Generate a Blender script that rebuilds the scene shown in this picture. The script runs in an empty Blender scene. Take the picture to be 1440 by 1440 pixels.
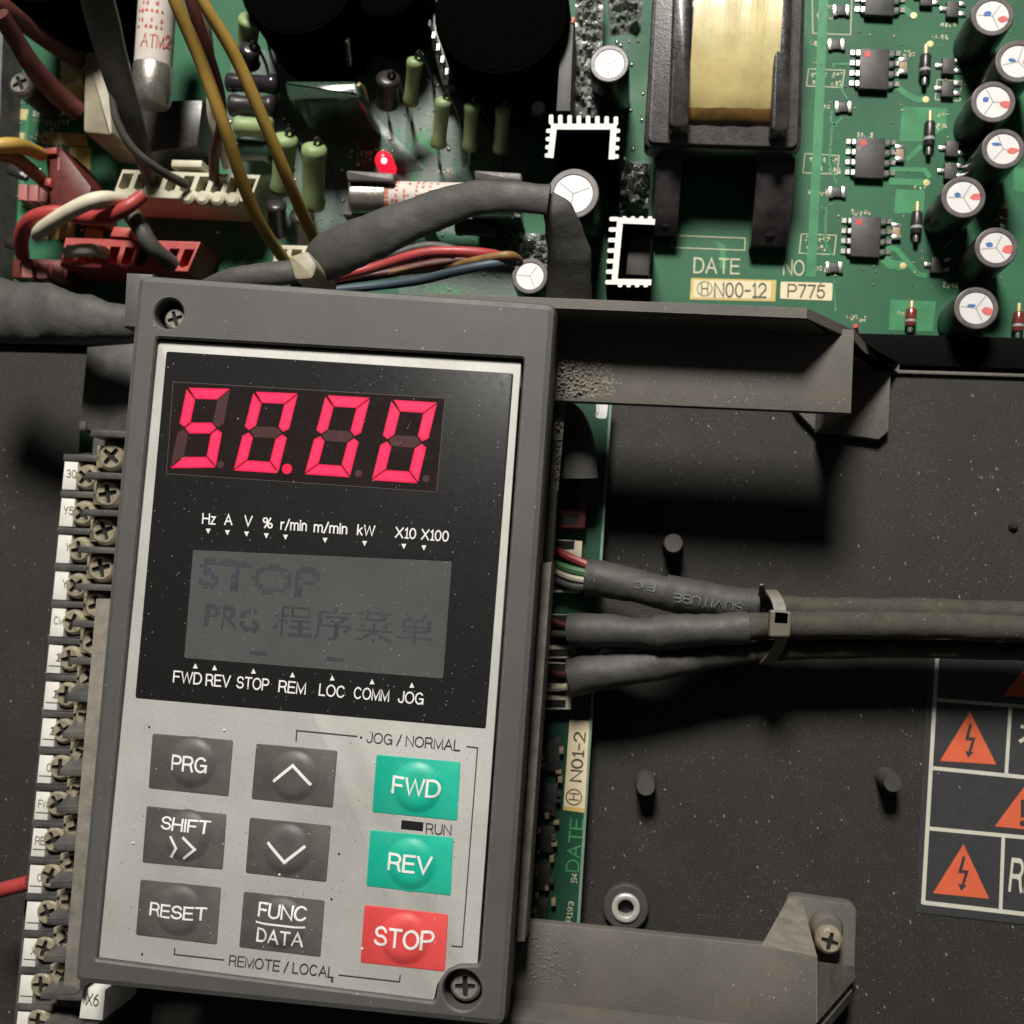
import bpy, bmesh, math, random
from mathutils import Vector, Matrix, noise as pnoise
from mathutils.geometry import tessellate_polygon
random.seed(7)
S = 0.001                      # everything below is measured in millimetres
scene = bpy.context.scene
C = scene.collection

# ------------------------------------------------------------------ camera
FPX, CX, CY = 1544.0, 720.0, 720.0          # focal length and centre in photo pixels (1440 x 1440)
DCAM = 280.0                                # camera height above the cover plate, mm
_n = Vector((175.0, 130.0, FPX)).normalized()
_rho = math.radians(4.1)
_x = Vector((math.cos(_rho), math.sin(_rho), 0)); _x = (_x - _n * _x.dot(_n)).normalized()
_y = _n.cross(_x)
cam_d = bpy.data.cameras.new('camera'); cam = bpy.data.objects.new('camera', cam_d); C.objects.link(cam)
cam_d.sensor_width = 36.0; cam_d.lens = 36.0 * FPX / 1440.0
cam_d.clip_start = 0.005; cam_d.clip_end = 20.0
right = Vector((_x.x, -_y.x, -_n.x)); down = Vector((_x.y, -_y.y, -_n.y)); fwd = Vector((_x.z, -_y.z, -_n.z))
cam.matrix_world = Matrix(((right.x, -down.x, -fwd.x, 0), (right.y, -down.y, -fwd.y, 0), (right.z, -down.z, -fwd.z, DCAM * S), (0, 0, 0, 1)))
cam_d.dof.use_dof = True; cam_d.dof.focus_distance = 0.232; cam_d.dof.aperture_fstop = 22.0
scene.camera = cam
scene.render.resolution_x = scene.render.resolution_y = 1024

# ------------------------------------------------------------------ light
world = bpy.data.worlds.new('World'); scene.world = world; world.use_nodes = True
bg = world.node_tree.nodes['Background']; bg.inputs[0].default_value = (1.0, 0.96, 0.9, 1); bg.inputs[1].default_value = 0.034
ld = bpy.data.lights.new('work_lamp', 'AREA'); ld.shape = 'DISK'; ld.size = 0.26; ld.energy = 21.5; ld.color = (1.0, 0.955, 0.88)
lamp = bpy.data.objects.new('work_lamp', ld); C.objects.link(lamp)
lamp.location = Vector((-105, 790, 850)) * S
lamp.rotation_euler = (Vector((-20, -20, 10)) * S - lamp.location).to_track_quat('-Z', 'Y').to_euler()
scene.view_settings.view_transform = 'Standard'; scene.view_settings.look = 'None'
scene.view_settings.exposure = 0.0; scene.view_settings.gamma = 1.0
scene.cycles.use_denoising = True
scene.cycles.max_bounces = 6
scene.cycles.caustics_reflective = False; scene.cycles.caustics_refractive = False

# ------------------------------------------------------------------ helpers: measuring
def ray(px, py):
    d = Vector(((px - CX) / FPX, (py - CY) / FPX, 1.0))
    return Vector((d.dot(_x), -d.dot(_y), -d.dot(_n)))
def W(px, py, z):
    r = ray(px, py); t = (z - DCAM) / r.z
    return Vector((r.x * t, r.y * t, z))
def WY(px, py, y):
    r = ray(px, py); t = y / r.y
    return Vector((r.x * t, y, DCAM + r.z * t))
def mpp(px, py, z):
    return (W(px + 1, py, z) - W(px, py, z)).length
def P2(pts, z):
    return [W(a, b, z).to_2d() for a, b in pts]
def lin(c):
    return tuple((v / 255 / 12.92) if v <= 10 else ((v / 255 + 0.055) / 1.055) ** 2.4 for v in c)

# ------------------------------------------------------------------ helpers: polygons
def area2(p):
    return sum(p[i].x * p[(i + 1) % len(p)].y - p[(i + 1) % len(p)].x * p[i].y for i in range(len(p)))
def ccw(p):
    p = [Vector((q[0], q[1])) for q in p]
    return p if area2(p) > 0 else p[::-1]
def offset(p, d):              # ccw polygon, positive d moves inwards
    out = []
    n = len(p)
    for i in range(n):
        a, b, c = p[i - 1], p[i], p[(i + 1) % n]
        e1 = (b - a).normalized(); e2 = (c - b).normalized()
        n1 = Vector((-e1.y, e1.x)); n2 = Vector((-e2.y, e2.x))
        m = n1 + n2
        k = d / max(0.3, (1 + n1.dot(n2)))
        out.append(b + m * k)
    return out
def rounded(p, r, seg=4, only=None):
    p = ccw(p); out = []
    n = len(p)
    for i in range(n):
        a, b, c = p[i - 1], p[i], p[(i + 1) % n]
        u = (a - b); v = (c - b)
        rr = min(r, u.length * .45, v.length * .45)
        s = b + u.normalized() * rr; e = b + v.normalized() * rr
        for k in range(seg + 1):
            t = k / seg
            out.append(s * (1 - t) ** 2 + b * 2 * t * (1 - t) + e * t * t)
    return out
def circle(c, r, n=24, a0=0.0):
    return [Vector((c[0] + r * math.cos(a0 + 2 * math.pi * k / n), c[1] + r * math.sin(a0 + 2 * math.pi * k / n))) for k in range(n)]

# ------------------------------------------------------------------ helpers: mesh collecting
class MB:
    def __init__(self):
        self.v = []; self.f = []
    def add(self, vs, fs):
        o = len(self.v); self.v += [Vector(q) for q in vs]; self.f += [[i + o for i in f] for f in fs]; return self
    def loops(self, rings, cap0=False, cap1=False):
        n = len(rings[0]); vs = [q for r in rings for q in r]; fs = []
        for k in range(len(rings) - 1):
            for i in range(n):
                j = (i + 1) % n
                fs.append([k * n + i, k * n + j, (k + 1) * n + j, (k + 1) * n + i])
        if cap0: fs.append(list(range(n))[::-1])
        if cap1: fs.append([(len(rings) - 1) * n + i for i in range(n)])
        return self.add(vs, fs)
    def prism(self, poly, z0, z1, ch=0.0):
        p = ccw(poly)
        r = [[Vector((q.x, q.y, z0)) for q in p]]
        if ch > 0:
            r.append([Vector((q.x, q.y, z1 - ch)) for q in p])
            m = offset(p, ch * .3); r.append([Vector((q.x, q.y, z1 - ch * .3)) for q in m])
            m = offset(p, ch); r.append([Vector((q.x, q.y, z1)) for q in m])
        else:
            r.append([Vector((q.x, q.y, z1)) for q in p])
        return self.loops(r, True, True)
    def holed(self, outer, holes, z0, z1, ch=0.0, hch=0.0):
        p = ccw(outer); tops = []
        r = [[Vector((q.x, q.y, z0)) for q in p], [Vector((q.x, q.y, z1 - ch)) for q in p]]
        if ch > 0:
            m = offset(p, ch * .3); r.append([Vector((q.x, q.y, z1 - ch * .3)) for q in m])
            p = offset(p, ch); r.append([Vector((q.x, q.y, z1)) for q in p])
        self.loops(r); tops.append([Vector((q.x, q.y, z1)) for q in p])
        for h in holes:
            h = ccw(h)
            top = offset(h, -hch) if hch else h
            rr = [[Vector((q.x, q.y, z1)) for q in top]]
            rr.append([Vector((q.x, q.y, z1 - hch)) for q in h])
            rr.append([Vector((q.x, q.y, z0)) for q in h])
            self.loops(rr); tops.append([Vector((q.x, q.y, z1)) for q in top])
        tri = tessellate_polygon(tops); flat = [q for t in tops for q in t]
        fs = []
        for t in tri:
            a, b, c = (flat[i] for i in t)
            fs.append(list(t) if (b - a).cross(c - a).z > 0 else list(t)[::-1])
        return self.add(flat, fs)
    def box(self, c, s, m=None):
        vs = []
        for dx in (-.5, .5):
            for dy in (-.5, .5):
                for dz in (-.5, .5):
                    q = Vector((dx * s[0], dy * s[1], dz * s[2]))
                    vs.append(Vector(c) + (m @ q if m else q))
        return self.add(vs, [[0, 1, 3, 2], [4, 6, 7, 5], [0, 4, 5, 1], [2, 3, 7, 6], [0, 2, 6, 4], [1, 5, 7, 3]])
    def lathe(self, prof, c, axis=Vector((0, 0, 1)), seg=24, up=None):
        ax = Vector(axis).normalized()
        a = Vector((1, 0, 0)) if abs(ax.x) < .9 else Vector((0, 1, 0))
        u = (a - ax * a.dot(ax)).normalized(); w = ax.cross(u)
        rings = []
        for r, h in prof:
            r = max(r, 1e-4)
            rings.append([Vector(c) + ax * h + u * r * math.cos(2 * math.pi * k / seg) + w * r * math.sin(2 * math.pi * k / seg) for k in range(seg)])
        return self.loops(rings, True, True)
    def tube(self, pts, radii, seg=12, flat=1.0, sub=6, wob=0.0, cap=True):
        pts = [Vector(p) for p in pts]; n = len(pts)
        P = []; R = []; F = []
        fl = flat if isinstance(flat, (list, tuple)) else [flat] * n
        for i in range(n - 1):
            p0 = pts[max(i - 1, 0)]; p1 = pts[i]; p2 = pts[i + 1]; p3 = pts[min(i + 2, n - 1)]
            for k in range(sub + (1 if i == n - 2 else 0)):
                t = k / sub
                P.append(0.5 * ((2 * p1) + (p2 - p0) * t + (2 * p0 - 5 * p1 + 4 * p2 - p3) * t * t + (3 * p1 - p0 - 3 * p2 + p3) * t ** 3))
                s = t * t * (3 - 2 * t)
                R.append(radii[i] * (1 - s) + radii[i + 1] * s); F.append(fl[i] * (1 - s) + fl[i + 1] * s)
        rings = []; u = None
        for i, p in enumerate(P):
            tg = (P[min(i + 1, len(P) - 1)] - P[max(i - 1, 0)]).normalized()
            if any(abs(f - 1) > .01 for f in F):
                z = Vector((0, 0, 1)); u = tg.cross(z)
                u = u.normalized() if u.length > 1e-3 else Vector((1, 0, 0))
            elif u is None:
                z = Vector((0, 0, 1)) if abs(tg.z) < .9 else Vector((1, 0, 0)); u = tg.cross(z).normalized()
            else:
                u = (u - tg * u.dot(tg)).normalized()
            w = u.cross(tg).normalized(); ring = []
            for k in range(seg):
                a = 2 * math.pi * k / seg
                e_ = p + (u * math.cos(a) + w * math.sin(a)) * R[i]; rr = R[i] * (1 + wob * (2.2 * pnoise.noise(e_ * .16) + 1.1 * pnoise.noise(e_ * .45 + Vector((7, 3, 1)))))
                ring.append(p + u * rr * math.cos(a) + w * rr * F[i] * math.sin(a))
            rings.append(ring)
        return self.loops(rings, cap, cap)

LOC = {}
def _obj(name, mb, mat, parent, loc, smooth=38):
    me = bpy.data.meshes.new(name)
    me.from_pydata([tuple((q - loc) * S) for q in mb.v], [], mb.f)
    bm = bmesh.new(); bm.from_mesh(me); bmesh.ops.recalc_face_normals(bm, faces=bm.faces); bm.to_mesh(me); bm.free()
    if smooth:
        me.polygons.foreach_set('use_smooth', [True] * len(me.polygons)); me.set_sharp_from_angle(angle=math.radians(smooth))
    me.materials.append(mat); me.update()
    o = bpy.data.objects.new(name, me); C.objects.link(o)
    if parent: o.parent = parent
    else: o.location = loc * S
    LOC[o.name] = loc
    return o
def thing(name, label, cat, loc, group=None):
    o = bpy.data.objects.new(name, None); C.objects.link(o); o.empty_display_size = .005
    o.location = Vector(loc) * S; LOC[o.name] = Vector(loc)
    o['label'] = label; o['category'] = cat
    if group: o['group'] = group
    return o
def part(name, mb, mat, parent, smooth=38, label=None, kind=None):
    o = _obj(name, mb, mat, parent, LOC[parent.name], smooth)
    if label: o['label'] = label
    if kind: o['kind'] = kind
    return o
def single(name, mb, mat, label, cat, loc, group=None, smooth=38):
    o = _obj(name, mb, mat, None, Vector(loc), smooth); o['label'] = label; o['category'] = cat
    if group: o['group'] = group
    return o
def struct(name, mb, mat):
    o = _obj(name, mb, mat, None, Vector((0, 0, 0))); o['kind'] = 'structure'; return o

# ------------------------------------------------------------------ helpers: lettering
_fonts = {}
def glyphs(s, bold=0.0):
    key = (s, bold)
    if key not in _fonts:
        cu = bpy.data.curves.new('t', 'FONT'); cu.body = s; cu.size = 1.0; cu.offset = bold; cu.resolution_u = 3
        o = bpy.data.objects.new('t', cu); C.objects.link(o)
        bpy.context.view_layer.update()
        me = bpy.data.meshes.new_from_object(o.evaluated_get(bpy.context.evaluated_depsgraph_get()))
        vs = [v.co.to_2d() for v in me.vertices]; fs = [list(p.vertices) for p in me.polygons]
        bpy.data.objects.remove(o); bpy.data.curves.remove(cu); bpy.data.meshes.remove(me)
        _fonts[key] = (vs, fs)
    return _fonts[key]

def _arc(cx, cy, rx, ry, a0, a1, n=12):
    return [(cx + rx * math.cos(math.radians(a0 + (a1 - a0) * k / n)), cy + ry * math.sin(math.radians(a0 + (a1 - a0) * k / n))) for k in range(n + 1)]
_P = [(0, 1), (.42, 1)] + _arc(.42, .73, .28, .27, 90, -90, 8)[1:] + [(0, .46)]
_I = [(0, 0), (0, 1)]
GL = {
 'A': (.84, [[(0, 0), (.42, 1), (.84, 0)], [(.14, .34), (.70, .34)]]), 'C': (.82, [_arc(.42, .5, .42, .5, 42, 318, 18)]),
 'D': (.76, [[(0, 0), (0, 1), (.32, 1)] + _arc(.32, .5, .44, .5, 90, -90, 12)[1:] + [(0, 0)]]), 'E': (.66, [[(.66, 1), (0, 1), (0, 0), (.66, 0)], [(0, .52), (.6, .52)]]),
 'F': (.62, [[(.62, 1), (0, 1), (0, 0)], [(0, .51), (.55, .51)]]), 'G': (.84, [_arc(.42, .5, .42, .5, 45, 345, 18) + [(.83, .46), (.46, .46)], [(.82, .42), (.82, 0)]]),
 'H': (.76, [[(0, 0), (0, 1)], [(.76, 0), (.76, 1)], [(0, .52), (.76, .52)]]), 'I': (.06, [[(.03, 0), (.03, 1)]]),
 'J': (.54, [[(.54, 1), (.54, .28)] + _arc(.27, .28, .27, .28, 0, -180, 8)[1:]]), 'K': (.74, [[(0, 0), (0, 1)], [(.70, 1), (0, .38)], [(.22, .58), (.74, 0)]]),
 'L': (.58, [[(0, 1), (0, 0), (.58, 0)]]), 'M': (.88, [[(0, 0), (0, 1), (.44, .06), (.88, 1), (.88, 0)]]), 'N': (.76, [[(0, 0), (0, 1), (.76, 0), (.76, 1)]]),
 'O': (.90, [_arc(.45, .5, .45, .5, 0, 360, 24)]), 'P': (.70, [_P, _I]), 'R': (.74, [_P, _I, [(.40, .46), (.60, .40), (.67, .12), (.74, 0)]]),
 'S': (.74, [_arc(.37, .74, .33, .26, 15, 255, 12) + _arc(.37, .26, .37, .26, 75, -165, 12)]), 'T': (.74, [[(0, 1), (.74, 1)], [(.37, 0), (.37, 1)]]),
 'U': (.76, [[(0, 1), (0, .34)] + _arc(.38, .34, .38, .34, 180, 360, 12)[1:] + [(.76, 1)]]), 'V': (.80, [[(0, 1), (.40, 0), (.80, 1)]]),
 'W': (1.12, [[(0, 1), (.26, 0), (.56, .96), (.86, 0), (1.12, 1)]]), 'X': (.76, [[(0, 0), (.76, 1)], [(0, 1), (.76, 0)]]), 'Y': (.78, [[(0, 1), (.39, .46), (.78, 1)], [(.39, .46), (.39, 0)]]),
 'B': (.72, [_P, _I, [(.4, .46)] + _arc(.42, .23, .30, .23, 90, -90, 8) + [(0, 0)]]),
 '0': (.62, [_arc(.31, .5, .31, .5, 0, 360, 20)]), '1': (.34, [[(.06, .80), (.24, 1), (.24, 0)], [(.06, 0), (.42, 0)]]), '2': (.62, [_arc(.31, .70, .30, .30, 165, -35, 10) + [(0, 0), (.62, 0)]]),
 '3': (.62, [_arc(.30, .74, .28, .26, 160, -90, 10), _arc(.30, .26, .31, .26, 90, -160, 10)]), '4': (.64, [[(.48, 0), (.48, 1)], [(.48, 1), (0, .28), (.64, .28)]]),
 '5': (.62, [[(.58, 1), (.10, 1), (.04, .52)] + _arc(.30, .32, .31, .32, 130, -160, 12)]), '6': (.62, [_arc(.31, .31, .30, .31, 0, 360, 16), [(.01, .34), (.10, .72), (.45, 1)]]),
 '7': (.60, [[(0, 1), (.60, 1), (.20, 0)]]), '9': (.62, [_arc(.31, .69, .30, .31, 0, 360, 16), [(.61, .66), (.5, .2), (.18, 0)]]),
 '-': (.40, [[(0, .46), (.40, .46)]]), '/': (.40, [[(0, -.06), (.40, 1.04)]]), '%': (.96, [_arc(.22, .76, .20, .23, 0, 360, 12), _arc(.74, .24, .20, .23, 0, 360, 12), [(.22, 0), (.74, 1)]]),
 'r': (.30, [[(0, 0), (0, .72)], [(0, .48), (.12, .68), (.30, .70)]]), 'i': (.05, [[(.02, 0), (.02, .72)], [(.02, .88), (.02, 1.0)]]),
 'm': (.86, [[(0, 0), (0, .72)], [(0, .5)] + _arc(.215, .5, .215, .22, 150, 0, 6) + [(.43, 0)], [(.43, .5)] + _arc(.645, .5, .215, .22, 150, 0, 6) + [(.86, 0)]]),
 'n': (.46, [[(0, 0), (0, .72)], [(0, .5)] + _arc(.23, .49, .23, .23, 150, 0, 6) + [(.46, 0)]]), 'z': (.48, [[(.02, .72), (.46, .72), (0, 0), (.48, 0)]]),
 'k': (.50, [[(0, 0), (0, 1)], [(.46, .72), (0, .28)], [(.16, .42), (.50, 0)]]),
}
def stroke_text(s, w):
    vs = []; fs = []; x = 0.0; lay = 0
    for ch in s:
        if ch == ' ': x += .36; continue
        adv, lines = GL[ch]
        for ln in lines:
            q = [Vector((a + x, b)) for a, b in ln]; q = [p for i, p in enumerate(q) if i == 0 or (p - q[i - 1]).length > 1e-4]
            closed = (q[0] - q[-1]).length < 1e-3; n = len(q); o = len(vs)
            for i, p in enumerate(q):
                d1 = (q[i] - q[i - 1]) if i else ((q[0] - q[-2]) if closed else q[1] - q[0]); d2 = (q[i + 1] - q[i]) if i < n - 1 else ((q[1] - q[0]) if closed else d1)
                d1 = d1.normalized(); d2 = d2.normalized(); n1 = Vector((-d1.y, d1.x)); n2 = Vector((-d2.y, d2.x)); m = (n1 + n2) / max(.35, 1 + n1.dot(n2)) * w * .5
                e = Vector((0, 0))
                if not closed and i == 0: e = -d1 * w * .42
                if not closed and i == n - 1: e = d1 * w * .42
                vs.append(Vector((*(p + m + e), lay))); vs.append(Vector((*(p - m + e), lay)))
            fs += [[o + 2 * i, o + 2 * i + 1, o + 2 * i + 3, o + 2 * i + 2] for i in range(n - 1)]; lay += 1
        x += adv + .22
    return vs, fs

def text_uv(s, bold=0.0):
    """letters as flat shapes: x runs 0..1 over the word, y 0..1 over the capitals, z counts overlapping strokes"""
    if all(ch == ' ' or ch in GL for ch in s): vs, fs = stroke_text(s, .125 + bold * 3)
    else:
        vs, fs = glyphs(s, bold); vs = [Vector((v.x, v.y / .7, 0)) for v in vs]
    x0 = min(v.x for v in vs); x1 = max(v.x for v in vs)
    return [Vector(((v.x - x0) / (x1 - x0), v.y, v.z)) for v in vs], fs
def text(s, p0, p1, cap, z, mat, parent, bold=0.0, zf=None, name='lettering', cuts=0, fit=False):
    """s written from photo point p0 to p1 (its baseline) with capitals cap pixels high, lying at height z"""
    uv, fs = text_uv(s, bold)
    if fit:
        a = min(v.y for v in uv); b = max(v.y for v in uv); uv = [Vector((v.x, (v.y - a) / (b - a), v.z)) for v in uv]
    d = Vector((p1[0] - p0[0], p1[1] - p0[1])); up = Vector((d.y, -d.x)).normalized() * cap
    A = W(p0[0], p0[1], z); B = W(p1[0], p1[1], z); U = W(p0[0] + up.x, p0[1] + up.y, z) - A
    mb = MB(); mb.add([A + (B - A) * q.x + U * q.y + Vector((0, 0, .007 * q.z)) for q in uv], fs)
    if zf:
        bm = bmesh.new()
        for q in mb.v: bm.verts.new(q)
        bm.verts.ensure_lookup_table()
        for f in mb.f:
            try: bm.faces.new([bm.verts[i] for i in f])
            except ValueError: pass
        bmesh.ops.subdivide_edges(bm, edges=bm.edges[:], cuts=2, use_grid_fill=True)
        bm.verts.index_update()
        mb = MB(); mb.add([Vector((v.co.x, v.co.y, v.co.z - z + zf(v.co.x, v.co.y))) for v in bm.verts], [[v.index for v in f.verts] for f in bm.faces])
        bm.free()
    return part(name, mb, mat, parent, 0)
def strip(pts, wpx, z, h=0.04):
    """a thin printed line through photo points"""
    mb = MB(); q = [W(a, b, z).to_2d() for a, b in pts]; w = wpx * mpp(pts[0][0], pts[0][1], z) * .5
    L = []; R = []
    for i, p in enumerate(q):
        d1 = (q[i] - q[i - 1]).normalized() if i else (q[1] - q[0]).normalized()
        d2 = (q[i + 1] - q[i]).normalized() if i < len(q) - 1 else d1
        n1 = Vector((-d1.y, d1.x)); n2 = Vector((-d2.y, d2.x)); m = (n1 + n2); m = m / max(.4, 1 + n1.dot(n2)) * w
        L.append(p + m); R.append(p - m)
    for i in range(len(q) - 1):
        mb.prism([L[i], L[i + 1], R[i + 1], R[i]], z - h * .5, z + h * .5)
    return mb

# ------------------------------------------------------------------ materials
def M(name, c, rough=.5, metal=0.0, var=.12, vs=.25, dust=0.0, dustc=(.20, .18, .15), ds=.06, speck=0.0, ss=1.2, bump=0.0, bs=3.0,
      emit=None, es=1.0, coat=0.0, spec=.5, fine=0.0, streak=0.0, trans=0.0, wear=0.0, brush=None):
    m = bpy.data.materials.new(name); m.use_nodes = True
    nt = m.node_tree; N = nt.nodes; L = nt.links
    b = N['Principled BSDF']
    b.inputs['Roughness'].default_value = rough; b.inputs['Metallic'].default_value = metal
    b.inputs['Specular IOR Level'].default_value = spec; b.inputs['Coat Weight'].default_value = coat; b.inputs['Coat Roughness'].default_value = .12
    if trans: b.inputs['Transmission Weight'].default_value = trans
    geo = N.new('ShaderNodeNewGeometry'); sc = N.new('ShaderNodeVectorMath'); sc.operation = 'SCALE'; sc.inputs['Scale'].default_value = 1000.0
    L.new(geo.outputs['Position'], sc.inputs[0]); pos = sc.outputs[0]
    def noise(scale, detail=4.0, rgh=.6, vec=None):
        n = N.new('ShaderNodeTexNoise'); n.inputs['Scale'].default_value = scale; n.inputs['Detail'].default_value = detail; n.inputs['Roughness'].default_value = rgh
        L.new(vec or pos, n.inputs['Vector']); return n.outputs['Fac']
    def ramp(f, a, bb):
        r = N.new('ShaderNodeMapRange'); r.inputs['From Min'].default_value = a; r.inputs['From Max'].default_value = bb; r.clamp = True
        L.new(f, r.inputs['Value']); return r.outputs[0]
    def mixc(f, c1, c2):
        x = N.new('ShaderNodeMix'); x.data_type = 'RGBA'
        for s_, v in ((f, 0), (c1, 6), (c2, 7)):
            if hasattr(s_, 'is_output') or hasattr(s_, 'links'): L.new(s_, x.inputs[v])
            else: x.inputs[v].default_value = s_ if v == 0 else (*s_, 1)
        return x.outputs[2]
    def mul(f, k):
        x = N.new('ShaderNodeMath'); x.operation = 'MULTIPLY'; L.new(f, x.inputs[0])
        if hasattr(k, 'links'): L.new(k, x.inputs[1])
        else: x.inputs[1].default_value = k
        return x.outputs[0]
    col = mixc(ramp(noise(vs), .3, .7), tuple(v * (1 - var) for v in c), tuple(min(1, v * (1 + var)) for v in c))
    if fine:
        col = mixc(mul(ramp(noise(4.5, 2.0, .7), .35, .65), fine), col, tuple(min(1, v * 1.9 + .02) for v in c))
    if dust:
        col = mixc(mul(ramp(noise(ds, 6.0, .65), .38, .68), dust), col, dustc)
    if streak:
        mp = N.new('ShaderNodeMapping'); mp.inputs['Rotation'].default_value = (0, 0, math.radians(22)); mp.inputs['Scale'].default_value = (2.6, .55, 1)
        L.new(pos, mp.inputs['Vector'])
        col = mixc(mul(ramp(noise(.9, 5.0, .75, mp.outputs[0]), .54, .70), streak), col, tuple(v * 1.5 for v in dustc))
    if wear:
        bv = N.new('ShaderNodeBevel'); bv.samples = 4; bv.inputs['Radius'].default_value = .00045
        dt = N.new('ShaderNodeVectorMath'); dt.operation = 'DOT_PRODUCT'; L.new(bv.outputs[0], dt.inputs[0]); L.new(geo.outputs['Normal'], dt.inputs[1])
        ed = ramp(dt.outputs['Value'], .995, .90)
        col = mixc(mul(mul(ed, ramp(noise(.5, 5.0, .7), .36, .62)), wear), col, tuple(min(1, v * 2.4 + .03) for v in c))
    if speck:
        v = N.new('ShaderNodeTexVoronoi'); v.inputs['Scale'].default_value = ss; v.inputs['Randomness'].default_value = 1.0; L.new(pos, v.inputs['Vector'])
        near = ramp(v.outputs['Distance'], .15, .05)
        sp = N.new('ShaderNodeSeparateColor'); L.new(v.outputs['Color'], sp.inputs[0])
        pick = mul(ramp(sp.outputs[0], 1 - speck, 1 - speck * .5), ramp(noise(.035, 3.0), .35, .62))
        col = mixc(mul(near, mul(pick, .85)), col, (.55, .52, .47))
    L.new(col, b.inputs['Base Color'])
    rr = ramp(noise(vs * 3, 3.0), .2, .8); x = N.new('ShaderNodeMapRange'); L.new(rr, x.inputs['Value'])
    x.inputs['To Min'].default_value = max(.02, rough - .08); x.inputs['To Max'].default_value = min(1, rough + .1); L.new(x.outputs[0], b.inputs['Roughness'])
    if bump:
        bp = N.new('ShaderNodeBump'); bp.inputs['Strength'].default_value = bump; bp.inputs['Distance'].default_value = .0002
        vec = None
        if brush:
            mp2 = N.new('ShaderNodeMapping'); mp2.inputs['Scale'].default_value = brush; L.new(pos, mp2.inputs['Vector']); vec = mp2.outputs[0]
        L.new(noise(bs, 5.0, .65, vec), bp.inputs['Height']); L.new(bp.outputs[0], b.inputs['Normal'])
    if emit:
        b.inputs['Emission Color'].default_value = (*emit, 1); b.inputs['Emission Strength'].default_value = es
    return m

m_floor = M('black_enclosure', (.012, .012, .012), .7)
m_plate = M('black_plastic_plate', (.0105, .0096, .0083), .62, var=.45, vs=.06, dust=.65, dustc=(.036, .032, .026), ds=.035, speck=.8, ss=1.8, bump=.7, bs=1.8, fine=1.0, streak=1.0, spec=.3)
m_post = M('black_post_plastic', (.035, .034, .032), .6, dust=.4, dustc=(.09, .084, .075), bump=.15, fine=.3)
m_case = M('keypad_case_plastic', (.058, .057, .056), .55, var=.16, vs=.08, dust=.5, dustc=(.092, .086, .078), ds=.05, speck=.1, ss=.7, bump=.25, bs=5, fine=.5, wear=.8)
m_skirt = M('dusty_case_edge', (.15, .135, .112), .8, var=.3, vs=.3, dust=.6, dustc=(.27, .245, .21), ds=.15, bump=.5, bs=2, fine=.4)
m_bracket = M('dusty_bracket_plastic', (.070, .066, .060), .68, var=.3, vs=.06, dust=.65, dustc=(.150, .130, .102), ds=.05, speck=.2, ss=.9, bump=.5, bs=2.5, fine=.7, wear=.7)
m_silver = M('silver_overlay', (.445, .442, .42), .55, metal=.05, var=.08, vs=.04, dust=.45, dustc=(.31, .295, .26), ds=.035, speck=.12, ss=.8, bump=.25, bs=6, fine=.3, spec=.3)
m_window = M('black_display_window', (.0065, .007, .0075), .34, var=.2, dust=.6, dustc=(.019, .019, .019), ds=.06, speck=.35, ss=.9, spec=.12, fine=.7)
m_ledwin = M('smoked_red_filter', (.018, .0125, .0125), .25, var=.15, speck=.1, ss=.7, spec=.25)
m_segoff = M('unlit_segment', (.062, .026, .027), .35, var=.1)
m_seg = M('lit_red_segment', (.10, .004, .01), .4, emit=(.93, .008, .072), es=.92, var=.05)
m_rim = M('filter_edge', (.075, .062, .062), .4)
m_lcd = M('grey_liquid_crystal', (.061, .065, .065), .34, var=.24, vs=.035, dust=.6, dustc=(.082, .083, .079), ds=.04, speck=.3, ss=1.0, fine=.4, spec=.15)
m_lcdtext = M('faint_lcd_ink', (.049, .050, .067), .35, var=.25, vs=.12, dust=.6, dustc=(.062, .066, .068), ds=.10)
m_white = M('white_print', (.78, .78, .76), .6, var=.08, vs=1)
m_black = M('black_print', (.035, .033, .03), .6, var=.3, vs=.6)
m_key = M('dark_grey_key', (.066, .062, .059), .42, var=.2, vs=.12, dust=.7, dustc=(.125, .115, .105), ds=.16, speck=.2, ss=.9, bump=.2, bs=4, fine=.35)
m_green = M('turquoise_key', (.004, .40, .275), .42, var=.08, dust=.15, dustc=(.16, .42, .33), ds=.12, speck=.06, ss=.8, fine=.08)
m_red = M('red_key', (.66, .062, .062), .42, var=.08, dust=.15, dustc=(.62, .17, .16), ds=.12, speck=.08, ss=.8, fine=.08)
m_steel = M('steel_screw', (.46, .43, .38), .3, metal=.6, var=.25, vs=.8, dust=.3, dustc=(.2, .18, .15), ds=.5, bump=.3, bs=2.5)
m_brass = M('tarnished_brass_screw', (.66, .58, .42), .22, metal=.6, var=.35, vs=.7, dust=.3, dustc=(.24, .21, .16), ds=.4, bump=.5, bs=1.6)
m_dark = M('recess_black', (.008, .008, .008), .8)
m_term = M('terminal_black_plastic', (.030, .030, .030), .5, var=.25, dust=.8, dustc=(.12, .11, .098), ds=.10, bump=.3, bs=3, fine=.5)
m_mark = M('white_marker_strip', (.70, .69, .65), .6, var=.08, dust=.3, dustc=(.5, .47, .41), ds=.15)
m_pcb = M('green_solder_mask', (.015, .098, .044), .55, var=.35, vs=.035, dust=.4, dustc=(.045, .105, .068), ds=.03, bump=.1, bs=1.5, fine=.3, spec=.28)
m_trace = M('trace_under_mask', (.040, .20, .085), .5, var=.25, vs=.15, fine=.2, spec=.3)
m_edge = M('board_edge', (.16, .26, .19), .6)
m_silk = M('cream_silkscreen', (.50, .50, .34), .6, var=.25, vs=.8)
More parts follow.
